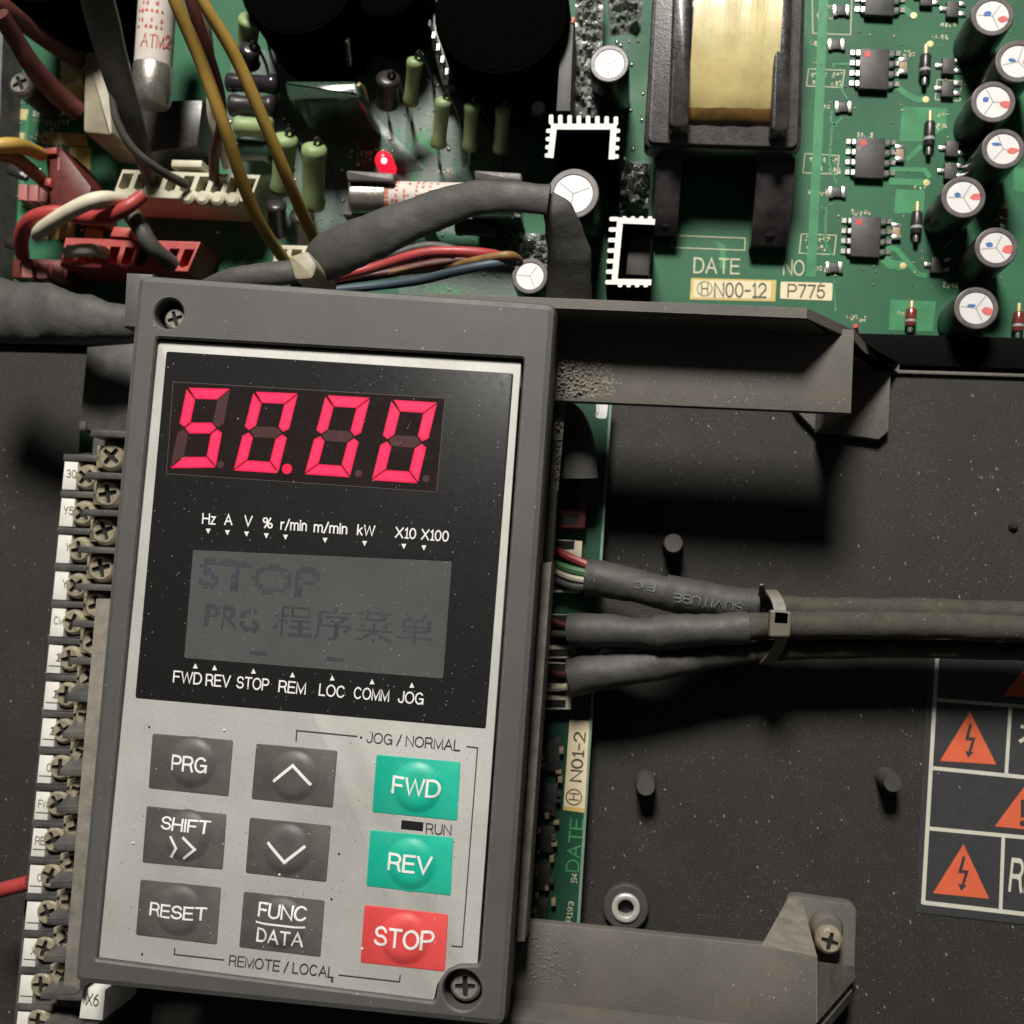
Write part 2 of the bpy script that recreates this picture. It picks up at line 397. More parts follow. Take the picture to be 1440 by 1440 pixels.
m_goldpad = M('tinned_pad', (.56, .47, .24), .4, metal=.55, var=.2)
m_solder = M('solder', (.55, .54, .50), .25, metal=.9, var=.2, vs=1.0)
m_sticker = M('cream_sticker', (.68, .60, .40), .6, var=.08, vs=.2)
m_stickb = M('amber_sticker_edge', (.55, .40, .12), .5)
m_ink = M('sticker_ink', (.06, .05, .035), .6)
m_chip = M('chip_epoxy', (.028, .026, .026), .5, var=.2, dust=.4, dustc=(.075, .068, .064), ds=.25, bump=.2, bs=5)
m_tin = M('tinned_lead', (.62, .61, .57), .26, metal=.95, var=.15, vs=.8)
m_dot = M('red_paint', (.55, .06, .05), .5)
m_blue = M('blue_paint', (.04, .13, .38), .5)
m_pink = M('pink_paint', (.62, .13, .12), .5, var=.2)
m_sleeve = M('black_capacitor_sleeve', (.018, .016, .017), .34, var=.2, dust=.3, dustc=(.07, .06, .06), ds=.12)
m_lip = M('mauve_sleeve_lip', (.085, .070, .072), .38, dust=.5, dustc=(.2, .18, .18), ds=.3)
m_alu = M('bare_aluminium_top', (.62, .61, .60), .55, metal=.25, var=.06)
m_score = M('vent_score', (.33, .33, .33), .5)
m_alucut = M('sawn_aluminium', (.74, .73, .70), .6, metal=.0, var=.04)
m_anod = M('black_anodised', (.0025, .0025, .0025), .8, spec=.08)
m_gloss = M('glossy_black_plastic', (.016, .014, .015), .24, var=.3, dust=.45, dustc=(.085, .075, .075), ds=.12, coat=.3, bump=.25, bs=1.6)
m_bobtop = M('dusty_flange_top', (.042, .037, .037), .3, var=.3, dust=.5, dustc=(.13, .12, .118), ds=.18, bump=.5, bs=1.6, fine=.3, coat=.2)
m_tape = M('yellow_tape', (.52, .445, .20), .34, var=.2, vs=.12, coat=.25, dust=.4, dustc=(.42, .31, .11), ds=.1, bump=.6, bs=.5, brush=(2.2, .14, 1))
m_tapedk = M('browned_tape', (.13, .07, .018), .35, var=.4, vs=.2, coat=.4)
m_shrink = M('grey_heat_shrink', (.037, .036, .034), .62, var=.22, vs=.09, dust=.55, dustc=(.072, .066, .057), ds=.06, bump=1.0, bs=.4, fine=.5)
m_jacket = M('olive_cable_jacket', (.030, .027, .020), .85, var=.5, vs=.2, dust=.7, dustc=(.070, .062, .042), ds=.22, bump=1.0, bs=.7, speck=.2, ss=.9, fine=.6)
m_print = M('grey_tube_print', (.17, .18, .19), .6, var=.3)
m_tie = M('yellowed_nylon', (.30, .27, .19), .5, var=.15, dust=.4, dustc=(.2, .18, .13), ds=.2)
m_wy = M('yellow_wire', (.46, .29, .055), .5, var=.2, vs=.12, dust=.4, dustc=(.22, .15, .05), ds=.08)
m_wr = M('red_wire', (.36, .045, .045), .45, var=.15)
m_wm = M('maroon_wire', (.085, .022, .018), .5, var=.3)
m_ww = M('white_wire', (.60, .55, .42), .5, var=.1)
m_wk = M('dark_grey_wire', (.055, .052, .046), .55, var=.3, dust=.5, dustc=(.14, .13, .11), ds=.1)
m_wb = M('blue_wire', (.045, .075, .10), .5)
m_wg = M('green_wire', (.08, .22, .10), .5)
m_wo = M('brown_wire', (.22, .12, .04), .5, var=.3)
m_conr = M('red_connector', (.40, .055, .05), .5, var=.2, dust=.45, dustc=(.42, .13, .115), ds=.2)
m_conrd = M('dark_red_connector', (.10, .018, .014), .5, var=.3)
m_pinkpin = M('pink_header', (.38, .14, .13), .5, var=.2)
m_conw = M('ivory_nylon', (.58, .55, .42), .5, var=.12, dust=.3, dustc=(.32, .29, .2), ds=.3)
m_ceram = M('fuse_paper', (.58, .53, .48), .6, var=.1, dust=.3, dustc=(.45, .40, .36), ds=.2)
m_fprint = M('red_fuse_print', (.45, .09, .07), .6, var=.2)
m_forange = M('orange_fuse_print', (.50, .13, .06), .6, var=.2)
m_cap = M('fuse_end_cap', (.50, .47, .42), .32, metal=.85, var=.2, vs=.4, bump=.15, bs=2)
m_clip = M('dusty_fuse_clip', (.055, .050, .046), .5, metal=.3, var=.25, dust=.5, dustc=(.12, .112, .1), ds=.2, fine=.3)
m_resist = M('pale_green_resistor', (.22, .31, .13), .5, var=.12, dust=.3, dustc=(.30, .34, .20), ds=.25, bump=.2, bs=2)
m_film = M('dark_green_film', (.018, .045, .026), .2, var=.2, coat=.6, dust=.4, dustc=(.08, .095, .075), ds=.1)
m_led = M('lit_red_indicator', (.5, .01, .02), .3, emit=(1.0, .012, .05), es=.95)
m_ledhot = M('indicator_core', (.9, .3, .3), .3, emit=(1.0, .62, .50), es=2.4)
m_warnbg = M('warning_label_black', (.036, .037, .040), .45, var=.1, speck=.04, ss=.6, fine=.15)
m_warnw = M('warning_label_cream', (.55, .54, .46), .55, var=.06)
m_warno = M('warning_orange', (.62, .115, .050), .5, var=.07, fine=.06)
m_glass = M('diode_glass', (.16, .03, .025), .2, coat=.4)
m_tan = M('ceramic_chip', (.32, .24, .14), .5)
m_coat = M('grey_conformal_coat', (.050, .090, .070), .42, var=.4, vs=.12, dust=.5, dustc=(.095, .115, .10), ds=.06, bump=.4, bs=1, fine=.4)
m_resin = M('clear_resin_coat', (.17, .19, .165), .22, var=.4, vs=.3, coat=.4, bump=.3, bs=.6)
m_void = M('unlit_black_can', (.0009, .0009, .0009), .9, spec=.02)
m_segcore = M('lit_segment_core', (.10, .004, .01), .4, emit=(1.0, .028, .125), es=1.0, var=.05)
m_tiedark = M('grimy_nylon', (.115, .105, .080), .5, var=.3, dust=.5, dustc=(.07, .063, .048), ds=.25, fine=.4)

def lumpy(q, z, nx, ny, amp, fr, thr=0.0, seed=0.0, fade=True):
    """an uneven crust of dirt or resin over the photo quad q (TL TR BR BL) lying at height z"""
    mb = MB(); tl, tr, br_, bl = (Vector(p) for p in q); vs = []
    for j in range(ny + 1):
        for i in range(nx + 1):
            u, v = i / nx, j / ny; p = tl.lerp(tr, u).lerp(bl.lerp(br_, u), v); w = W(p.x, p.y, z)
            h = max(0.0, pnoise.fractal(Vector((w.x * fr + seed, w.y * fr, seed)), .8, 2.1, 4) * .5 + .5 - thr)
            e = (1 - u ** 1.3) * min(1, v * 5, (1 - v) * 8) if fade == 'left' else min(1, u * 6, v * 8, (1 - u) * 6, (1 - v) * 8)
            vs.append(Vector((w.x, w.y, z - .12 + h * amp * max(0, e))))
    mb.add(vs, [[j * (nx + 1) + i, j * (nx + 1) + i + 1, (j + 1) * (nx + 1) + i + 1, (j + 1) * (nx + 1) + i] for j in range(ny) for i in range(nx)])
    return mb
m_insert = M('nickel_insert', (.62, .60, .55), .3, metal=.45, var=.2, vs=.5, bump=.3, bs=2)
m_glassd = M('dark_glazed_part', (.020, .018, .024), .22, var=.3, coat=.4, dust=.3, dustc=(.06, .05, .055), ds=.2)
m_fleck = M('pale_dust_fleck', (.25, .23, .195), .8, var=.5, vs=.6)
def flecks(region, z, n, smin, smax, parent, mat, slant=0.0, zf=None):
    """settled dust: thin irregular flakes over the photo quad region"""
    tl, tr, br_, bl = (Vector(p) for p in region); mb = MB()
    for _ in range(n):
        u, v = random.random(), random.random(); p = tl.lerp(tr, u).lerp(bl.lerp(br_, u), v); c = W(p.x, p.y, z).to_2d()
        if pnoise.noise(Vector((c.x * .03, c.y * .03, z))) < random.uniform(-.5, .25): continue
        s = smin + (smax - smin) * random.random() ** 3.0; a0 = random.uniform(0, 6.3); st = 1 + slant * random.random()
        q = []
        for k in range(5):
            a = a0 + k * 1.2566; r = s * random.uniform(.55, 1.0); x, y = r * math.cos(a), r * math.sin(a) * st
            q.append(Vector((c.x + x * .92 - y * .38, c.y + x * .38 + y * .92)))
        h = random.uniform(.03, .10); mb.prism(q, z - .02, z + h)
    if mb.v: part('dust_flecks', mb, mat, parent, 0, kind='stuff')
m_dirt = M('brown_dirt_fleck', (.06, .05, .04), .8, var=.4, vs=.6)
m_pcb_shaded = M('shaded_green_solder_mask', (.006, .052, .028), .5, var=.35, vs=.05, dust=.4, dustc=(.03, .05, .036), ds=.05, bump=.1, bs=1.5, fine=.3, spec=.3)  # board green darkened: dim light beside the keypad put into the colour
# ================================================================== setting and boards
ZB = -8.0                       # top of the power board
mb = MB(); mb.box((0, 0, -20), (700, 700, 2)); struct('enclosure_floor', mb, m_floor)
mb = MB(); mb.prism(P2([(-60, -80), (9, -80), (-10, 430), (-80, 430)], 2), -18, 2, .6); struct('enclosure_wall', mb, m_term)

board = thing('circuit_board', 'green power circuit board crowded with tall components behind the keypad', 'circuit board', W(700, 200, ZB - 1.6))
bp = [(16, -70), (1540, -70), (1540, 520), (-4, 500)]
mb = MB(); mb.prism(P2(bp, ZB), ZB - 1.6, ZB); part('laminate', mb, m_pcb, board)

plate = thing('cover_plate', 'matte black plastic cover plate speckled with dust behind the keypad', 'cover plate', W(1150, 1000, -3))
pl = P2([(-120, 492), (1560, 535), (1560, 1600), (-200, 1600)], 0)
mb = MB(); mb.prism(pl, -3, 0); part('sheet', mb, m_plate, plate)
mb = MB(); mb.prism(P2([(-120, 466), (1208, 468), (1560, 478), (1560, 523), (1208, 512), (-120, 480)], -2.5), -7, -2.5, .5); part('rim_bar', mb, m_anod, plate)  # near-black colour puts the channel's shade into the bar
mb = MB(); mb.prism(P2([(1236, 519), (1560, 529), (1560, 534), (1236, 524)], 1.2), -2, 1.2, .3); part('rim_ridge', mb, m_bracket, plate)
flecks([(870, 560), (1450, 545), (1440, 1440), (780, 1440)], 0, 1700, .05, .24, plate, m_fleck, 2.2)
flecks([(-20, 600), (90, 600), (20, 1440), (-20, 1440)], 0, 200, .05, .22, plate, m_fleck, 1.5)
for px, py in ((947, 764), (908, 1106), (1256, 1101)):
    c = W(px, py, 8); mb = MB(); r = 14 * mpp(px, py, 8)
    mb.lathe([(r * 1.15, 0), (r * 1.08, 1), (r, 7.4), (r * .9, 8)], (c.x, c.y, 0), seg=20); part('post', mb, m_post, plate)
c = W(880, 1277, 3); r = mpp(880, 1277, 3)
mb = MB(); mb.holed(circle(c, 32 * r, 32), [circle(c, 20.5 * r, 32)], -.1, 2.6, .35, .25); part('boss', mb, m_post, plate)
mb = MB(); mb.holed(circle(c, 20.4 * r, 32), [circle(c, 11.5 * r, 28)], .1, 3.4, .5, .4); ins = part('threaded_insert', mb, m_insert, plate)
mb = MB(); mb.prism(circle(c, 12 * r, 24), -.2, .12); part('insert_bore', mb, m_dark, ins)
c = W(1426, 741, .8); mb = MB(); mb.lathe([(1.2, 0), (1.0, .7), (.4, 1.3)], (c.x, c.y, 0), seg=7); part('chip_of_debris', mb, m_dark, plate)

# ------------------------------------------------------------------ control board below the keypad
Z2 = 8.0
ctrl = thing('control_board', 'narrow green control board strip showing beside the keypad with a dated sticker', 'circuit board', W(830, 950, 0))
mb = MB(); mb.prism(P2([(112, 606), (861, 550), (812, 1335), (78, 1396)], Z2), Z2 - 1.6, Z2); part('laminate', mb, m_pcb_shaded, ctrl)
mb = MB(); mb.prism(P2([(858, 550), (861.5, 550), (813, 1335), (809, 1335)], Z2 + .05), Z2 - 1.5, Z2 + .05); part('cut_edge', mb, m_edge, ctrl)
for a in range(3):
    p = [W(500, y, Z2) for y in (700, 1000, 1250)][a]
    mb = MB(); mb.lathe([(3, 0), (3, Z2 - 1.7)], (p.x, p.y, 0), seg=10); part('spacer', mb, m_steel, ctrl)
# sticker N01-2 reading upwards
mb = MB(); mb.prism(P2([(801, 1012), (829, 1014), (822, 1142), (792, 1138)], Z2 + .12), Z2, Z2 + .12)
st = part('date_sticker', mb, m_sticker, ctrl, label='cream sticker reading N01-2')
mb = MB(); mb.prism(P2([(793, 1133), (822, 1137), (821, 1143), (792, 1139)], Z2 + .16), Z2, Z2 + .16); part('sticker_edge', mb, m_stickb, st)
text('N01-2', (817, 1100), (823, 1030), 15, Z2 + .2, m_ink, st, .008)
c = W(807, 1121, Z2 + .2); mb = MB(); r = mpp(807, 1120, Z2); mb.holed(circle(c, 11.5 * r, 26), [circle(c, 10 * r, 26)], Z2 + .12, Z2 + .2); part('ring_mark', mb, m_ink, st)
text('H', (813, 1126), (814, 1116), 13, Z2 + .2, m_ink, st)
text('DATE', (813, 1227), (820, 1152), 17, Z2 + .08, m_trace, ctrl)
text('194', (811, 1242), (812, 1229), 8, Z2 + .08, m_silk, ctrl)
text('R193', (803, 1297), (807, 1268), 7, Z2 + .08, m_silk, ctrl)
for (x, y, w, h) in ((757, 1035, 32, 50), (754, 1100, 30, 48), (750, 1160, 30, 40), (747, 1212, 28, 40), (745, 1262, 26, 34)):
    mb = MB(); mb.prism(P2([(x, y), (x + w, y + 2), (x + w - 3, y + h), (x - 3, y + h)], Z2 + 1.8), Z2, Z2 + 1.8, .25); part('dark_chip', mb, m_chip, ctrl)  # chips made large and black to deepen the shade beside the keypad
for i in range(26):            # dim surface parts in the keypad's shade
    px = random.choice((766, 778, 788)) + random.uniform(-3, 3); py = 1035 + i * 10.2; px -= (py - 1035) * .055
    w, h = random.choice(((6, 9), (8, 5), (5, 7)))
    mb = MB(); mb.prism(P2([(px - w * .5, py - h * .5), (px + w * .5, py - h * .5), (px + w * .5, py + h * .5), (px - w * .5, py + h * .5)], Z2 + 2.1), Z2, Z2 + 2.1, .1)
    part('surface_part', mb, random.choice((m_tan, m_chip, m_solder)), ctrl)
mb = MB(); mb.prism(rounded(P2([(838, 560), (856, 560), (853, 589), (838, 588)], Z2 + .15), .8), Z2, Z2 + .15); wl = part('white_sticker', mb, m_mark, ctrl)
text('0', (838, 583), (842, 583), 17, Z2 + .2, m_ink, wl)
for pts in ([(133, 612), (143, 613), (140, 634), (128, 633)],):
    mb = MB(); mb.prism(P2(pts, Z2 + .1), Z2, Z2 + .1); part('yellow_print_patch', mb, m_stickb, ctrl)

# ================================================================== keypad
ZK, ZF = 60.0, 58.5             # bezel top and overlay surface
kp = thing('keypad', 'grey inverter keypad with red lit digits, display window and nine keys', 'keypad', W(450, 900, 30))
outer = rounded(P2([(197, 388), (783, 429), (712, 1442), (107, 1380)], ZK - 1.5), 2.2)
opening = P2([(219, 474), (737, 503), (675, 1358), (646, 1358), (629, 1365), (617, 1380), (612, 1410), (134, 1350)], ZK)
s1 = W(237, 441, ZK).to_2d(); s2 = W(650, 1393, ZK).to_2d(); rk = mpp(450, 900, ZK)
mb = MB(); mb.holed(outer, [rounded(opening, .6, 2), circle(s1, 22 * rk, 32), circle(s2, 26 * rk, 32)], 54.2, ZK, 1.5, .35)
case = part('bezel', mb, m_case, kp)
body = offset(ccw(outer), .9)
mb = MB(); mb.prism(body, 40, 54.4); part('case_body', mb, m_case, kp)
mb = MB(); mb.prism(P2([(177, 383), (215, 385), (212, 461), (173, 459)], 56.5), 49, 56.5, .6); part('hinge_tab', mb, m_case, kp)
mb = MB(); mb.prism(P2([(134, 842), (160, 842), (112, 1392), (88, 1384)], 49), 41, 49, .5); part('skirt', mb, m_skirt, kp)
mb = MB(); mb.prism(P2([(757, 792), (776, 790), (738, 1325), (718, 1325)], 46), 36, 46, .4); part('skirt', mb, m_skirt, kp)
def phillips(mb_, c, z, r, h, rot, deep=.9, w=.17, L=.62):
    """pan head with a real cross recess; c = xy centre, z = underside"""
    cr = []
    for k in range(4):
        a = rot + k * math.pi / 2; e = Vector((math.cos(a), math.sin(a))); q = Vector((-e.y, e.x))
        cr += [c + (e * w + q * -w) * r * 1.0, c + (e * L - q * w * .8) * r, c + (e * L + q * w * .8) * r]
    mb_.lathe([(r * .6, z), (r * .95, z), (r, z + h * .3), (r * .97, z + h * .55), (r * .9, z + h * .75)], (c.x, c.y, 0), seg=24)
    p = circle(c, r * .9, 24); q = circle(c, r * .72, 24)
    mb_.loops([[Vector((a.x, a.y, z + h * .75)) for a in p], [Vector((a.x, a.y, z + h)) for a in q]])
    mb_.holed(q, [cr], z + h * .8 - deep, z + h)
    return cr
def screw(parent, name, c, z, r, h, rot, mat):
    mb = MB(); cr = phillips(mb, c, z, r, h, rot); s = part(name, mb, mat, parent)
    mb = MB(); mb.prism(cr, z + h * .75, z + h * .78); part('cross_recess', mb, m_dark, s); return s
screw(kp, 'case_screw', s1 + Vector((.45, -.45)), 55.6, 18.5 * rk, 2.0, .35, m_steel)
screw(kp, 'case_screw', s2 + Vector((.2, .0)), 55.4, 22 * rk, 2.2, .1, m_steel)

ov = P2([(222, 479), (733, 509), (671, 1362), (643, 1362), (627, 1369), (615, 1384), (610, 1407), (137, 1346)], ZF)
mb = MB(); mb.prism(rounded(ov, .5, 2), 54.5, ZF, .12); face = part('overlay', mb, m_silver, kp)

def Z4(x, y): return (180 + x * .40278, 470 + y * .40278)      # readings taken on two enlargements of the photo
def Z5(x, y): return (100 + x * .45833, 980 + y * .45833)
# ---- display window
zw = ZF + .18
mb = MB(); mb.prism(rounded(P2([(234, 494), (722, 525), (683, 1024), (190, 981)], zw), .5, 3), ZF - .2, zw, .08); win = part('display_window', mb, m_window, kp)
zl = zw + .06
fl = P2([Z4(157, 165), Z4(1108, 222), Z4(1078, 552), Z4(133, 488)], zl)
mb = MB(); mb.holed(fl, [offset(ccw(fl), .14)], zw, zl + .02); part('filter_edge', mb, m_rim, win)
mb = MB(); mb.prism(offset(ccw(fl), .14), zw - .02, zl); part('red_filter', mb, m_ledwin, win)
DIG = [((205, 186), (357, 190), (147, 468), (306, 466), 'acdfg'), ((438, 200), (594, 206), (368, 476), (524, 486), 'abcdef'),
       ((690, 212), (846, 221), (616, 489), (774, 500), 'abcdef'), ((920, 228), (1080, 238), (850, 510), (1012, 521), 'abcdef')]
t_, g_ = .25, .012             # stroke width against digit width
SEGS = {}
hh = t_ * .56                   # stroke against digit height
SEGS['a'] = [(.04, 0), (1, 0), (1 - t_, hh), (t_, hh)]
SEGS['d'] = [(t_, 1 - hh), (1 - t_, 1 - hh), (1, 1), (0, 1)]
SEGS['f'] = [(0, .015), (t_, hh + .01), (t_, .5 - hh * .5 - .005), (t_ * .5, .5 - .012), (0, .5 - hh * .4)]
SEGS['b'] = [(1 - q, w) for q, w in SEGS['f']]
SEGS['e'] = [(q, 1 - w) for q, w in SEGS['f']]
SEGS['c'] = [(1 - q, 1 - w) for q, w in SEGS['f']]
SEGS['g'] = [(t_ * .5 + .02, .5), (t_ + .02, .5 - hh * .5), (1 - t_ - .02, .5 - hh * .5), (1 - t_ * .5 - .02, .5), (1 - t_ - .02, .5 + hh * .5), (t_ + .02, .5 + hh * .5)]
zs = zl + .05
for i, (tl, tr, bl, br, on) in enumerate(DIG):
    tl, tr, bl, br = (Vector(q) for q in (tl, tr, bl, br))
    for k, sg in SEGS.items():
        pts = []
        for u, v in sg:
            q = (tl * (1 - u) + tr * u) * (1 - v) + (bl * (1 - u) + br * u) * v
            pts.append(Z4(q.x, q.y))
        poly = rounded(offset(ccw(P2(pts, zs)), .03), .16, 2)
        mb = MB(); mb.prism(poly, zl - .02, zs if k in on else zs - .02); sg_ = part('digit_segment', mb, m_seg if k in on else m_segoff, win)
        if k in on:
            mb = MB(); mb.prism(offset(ccw(P2(pts, zs)), .36), zs - .02, zs + .02); part('segment_core', mb, m_segcore, sg_)
for q, on in (((323, 455), 0), ((555, 470), 1), ((805, 487), 0), ((1041, 504), 0)):
    px, py = Z4(*q); c = W(px, py, zs); mb = MB(); mb.prism(circle(c, (7.3 if on else 5.2) * rk, 20), zl - .02, zs); part('decimal_point', mb, m_seg if on else m_segoff, win)
for s, x0, x1, yb0, yb1 in (('Hz', 258, 307, 660, 663), ('A', 335, 365, 664, 665), ('V', 404, 434, 668, 670), ('%', 468, 505, 674, 677), ('r/min', 531, 624, 680, 686),
                            ('m/min', 647, 765, 689, 697), ('kW', 798, 862, 699, 704), ('X10', 931, 1005, 708, 714), ('X100', 1022, 1119, 715, 723)):
    text(s, Z4(x0, yb0), Z4(x1, yb1), 13.6, zw + .05, m_white, win, .008)
def tri(q, up, mat, par, sz=8.5):
    px, py = Z4(*q); w = sz * .40278; h = w * 2.1
    pts = [(px - w, py + (h * .5 if up else -h * .5)), (px + w, py + (h * .5 if up else -h * .5)), (px, py - (h * .5 if up else -h * .5))]
    mb = MB(); mb.prism(P2(pts, zw + .05), zw - .02, zw + .05); part('pointer_mark', mb, mat, par)
for q in ((280, 688), (347, 693), (414, 698), (483, 704), (550, 709), (688, 720), (826, 731), (963, 741), (1033, 746)): tri(q, 0, m_white, win)
for q in ((235, 1158), (302, 1164), (438, 1176), (574, 1189), (713, 1200), (852, 1213), (991, 1225)): tri(q, 1, m_white, win)
lc = P2([Z4(228, 748), Z4(1131, 788), Z4(1100, 1202), Z4(196, 1130)], zl)
mb = MB(); mb.prism(rounded(lc, .4, 2), zw - .02, zl); lcd = part('text_screen', mb, m_lcd, win)
lx = P2([Z4(222, 736), Z4(1133, 776), Z4(1131, 792), Z4(226, 752)], zl + .06)
mb = MB(); mb.prism(lx, zw, zl + .06); part('screen_shade_line', mb, m_window, lcd)
def dots(s, p0, p1, h, nx, ny, z, bold=0.0):
    """lettering on a dot grid, as a liquid crystal shows it: p0 to p1 is the lower edge, h its height in photo pixels"""
    vs, fs = glyphs(s, bold); x0 = min(v.x for v in vs); x1 = max(v.x for v in vs); y0 = min(v.y for v in vs); y1 = max(v.y for v in vs)
    P0, P1 = Vector(p0), Vector(p1); d = P1 - P0; up = Vector((d.y, -d.x)).normalized() * h; mb = MB()
    def ins(p, a, b, c): 
        s_ = [(b - a).cross(p - a), (c - b).cross(p - b), (a - c).cross(p - c)]; return all(k >= 0 for k in s_) or all(k <= 0 for k in s_)
    tris = [[vs[f[0]], vs[f[k]], vs[f[k + 1]]] for f in fs for k in range(1, len(f) - 1)]
    for j in range(ny):
        for i in range(nx):
            q = Vector((x0 + (x1 - x0) * (i + .5) / nx, y0 + (y1 - y0) * (j + .5) / ny))
            if any(ins(q, *t) for t in tris) and random.random() < .93:
                c = [P0 + d * ((i + a) / nx) + up * ((j + b) / ny) for a, b in ((.06, .06), (.94, .06), (.94, .94), (.06, .94))]
                mb.prism(P2(c, z), z - .03, z)
    return mb
part('pixel_lettering', dots('STOP', Z4(243, 885), Z4(662, 925), 44, 30, 9, zl + .04, .02), m_lcdtext, lcd, 0)
part('pixel_lettering', dots('PRG', Z4(262, 1020), Z4(455, 1045), 34, 22, 9, zl + .04, .015), m_lcdtext, lcd, 0)
part('pixel_lettering', dots('程序菜单', Z4(505, 1052), Z4(1062, 1092), 46, 66, 15, zl + .04, .0), m_lcdtext, lcd, 0)
for q in ((455, 1112), (722, 1134)):
    mb = strip([Z4(q[0] - 30, q[1] - 3), Z4(q[0] + 30, q[1] + 3)], 5, zl + .04); part('screen_mark', mb, m_lcdtext, lcd)
for s, x0, x1, y0, y1 in (('FWD', 156, 257, 1213, 1222), ('REV', 270, 358, 1225, 1231), ('STOP', 377, 491, 1233, 1243), ('REM', 524, 620, 1247, 1256),
                          ('LOC', 665, 754, 1259, 1268), ('COMM', 787, 911, 1270, 1281), ('JOG', 941, 1031, 1284, 1292)):
    text(s, Z4(x0, y0), Z4(x1, y1), 15.0, zw + .05, m_white, win, .007)

flecks([(236, 500), (718, 530), (682, 1015), (196, 975)], zw + .06, 650, .04, .16, win, m_fleck)
flecks([(190, 1000), (675, 1040), (660, 1350), (145, 1340)], ZF, 420, .04, .17, kp, m_dirt); flecks([(190, 1000), (675, 1040), (660, 1350), (145, 1340)], ZF + .1, 420, .04, .16, kp, m_mark)
flecks([(205, 396), (770, 436), (745, 498), (215, 470)], ZK, 140, .05, .18, kp, m_fleck)
# ---- keys
KEYS = [('program_key', m_key, (250, 112, 497, 133, 483, 305, 237, 280), (372, 203)), ('up_key', m_key, (568, 143, 817, 165, 803, 340, 553, 313), (684, 243)),
        ('shift_key', m_key, (232, 335, 477, 360, 465, 530, 218, 508), (355, 428)), ('down_key', m_key, (548, 370, 797, 395, 783, 568, 535, 540), (662, 468)),
        ('reset_key', m_key, (213, 560, 460, 585, 447, 760, 198, 730), (330, 655)), ('function_key', m_key, (530, 597, 778, 625, 765, 798, 515, 768), (645, 695)),
        ('forward_key', m_green, (937, 177, 1195, 200, 1185, 380, 923, 353), (1061, 278)), ('reverse_key', m_green, (918, 408, 1173, 432, 1165, 610, 905, 580), (1042, 512)),
        ('stop_key', m_red, (900, 638, 1157, 668, 1147, 843, 887, 815), (1023, 742))]
zk = ZF + .10; RD = 80 * .45833 * rk
def dome(r):
    t = r / RD
    return 0.0 if t >= 1 else .85 * (.5 + .5 * math.cos(math.pi * t ** 2.6)) * (1 - .10 * math.exp(-(t / .5) ** 2))
keys = {}
for nm, mt, q, dc in KEYS:
    poly = rounded(P2([Z5(q[i], q[i + 1]) for i in (0, 2, 4, 6)], zk), .45, 3)
    mb = MB(); mb.prism(poly, ZF - .1, zk, .06); k = part(nm, mb, mt, kp)
    px, py = Z5(*dc); c = W(px, py, zk)
    mb = MB(); mb.lathe([(RD * t, zk - .02 + dome(RD * t)) for t in (1.0, .96, .92, .88, .83, .78, .73, .67, .6, .52, .43, .33, .22, .11, .01)], (c.x, c.y, 0), seg=40)
    part('dome', mb, mt, k, 60)
    keys[nm] = (k, c)
def ktext(nm, s, a, b, cap=None, bold=.013):
    k, c = keys[nm]
    text(s, Z5(*a), Z5(*b), cap or 19.5, zk, m_white, k, bold, zf=lambda x, y: zk + .07 + dome(math.hypot(x - c.x, y - c.y)))
def kline(nm, pts, w):
    k, c = keys[nm]
    mb = MB(); P = [W(*Z5(*p), zk).to_2d() for p in pts]; hw = w * rk * .5
    Q = []
    for i in range(len(P) - 1):
        n = max(2, int((P[i + 1] - P[i]).length / .35)); Q += [P[i].lerp(P[i + 1], t / n) for t in range(n)]
    Q.append(P[-1]); zz = lambda v: zk + .09 + dome((v - c.to_2d()).length)
    Lr = []; Rr = []
    for i, p in enumerate(Q):
        d1 = (Q[i] - Q[i - 1]).normalized() if i else (Q[1] - Q[0]).normalized(); d2 = (Q[i + 1] - Q[i]).normalized() if i < len(Q) - 1 else d1
        n1 = Vector((-d1.y, d1.x)); n2 = Vector((-d2.y, d2.x)); m = (n1 + n2) / max(.5, 1 + n1.dot(n2)) * hw
        Lr.append(Vector((*(p + m), zz(p + m)))); Rr.append(Vector((*(p - m), zz(p - m))))
    n = len(Q); mb.add(Lr + Rr, [[i, i + 1, n + i + 1, n + i] for i in range(n - 1)]); part('symbol', mb, m_white, k, 0)
ktext('program_key', 'PRG', (309, 221), (420, 231)); ktext('shift_key', 'SHIFT', (274, 402), (427, 418), 16)
ktext('reset_key', 'RESET', (240, 667), (415, 685), 16.5); ktext('function_key', 'FUNC', (573, 670), (722, 685), 18); ktext('function_key', 'DATA', (568, 747), (712, 765), 18)
ktext('forward_key', 'FWD', (983, 292), (1133, 307), 22); ktext('reverse_key', 'REV', (971, 527), (1107, 541), 22); ktext('stop_key', 'STOP', (927, 757), (1112, 775), 24)
kline('up_key', [(622, 259), (684, 209), (739, 269)], 4.2); kline('down_key', [(606, 444), (658, 505), (721, 456)], 4.2)
kline('shift_key', [(309, 425), (327, 462), (307, 492)], 3.6); kline('shift_key', [(347, 428), (384, 466), (346, 496)], 3.6); kline('function_key', [(567, 689), (719, 707)], 2.6)
zt = ZF + .08
mb = MB(); mb.prism(P2([Z5(1014, 378), Z5(1081, 385), Z5(1079, 411), Z5(1012, 404)], zt), ZF - .1, zt + .05); part('run_lamp', mb, m_window, kp)
text('RUN', Z5(1087, 418), Z5(1166, 424), 13.6, zt, m_black, kp)
text('JOG / NORMAL', Z5(905, 139), Z5(1193, 164), 13.8, zt, m_black, kp)
text('REMOTE / LOCAL', Z5(483, 823), Z5(806, 860), 13.8, zt, m_black, kp)
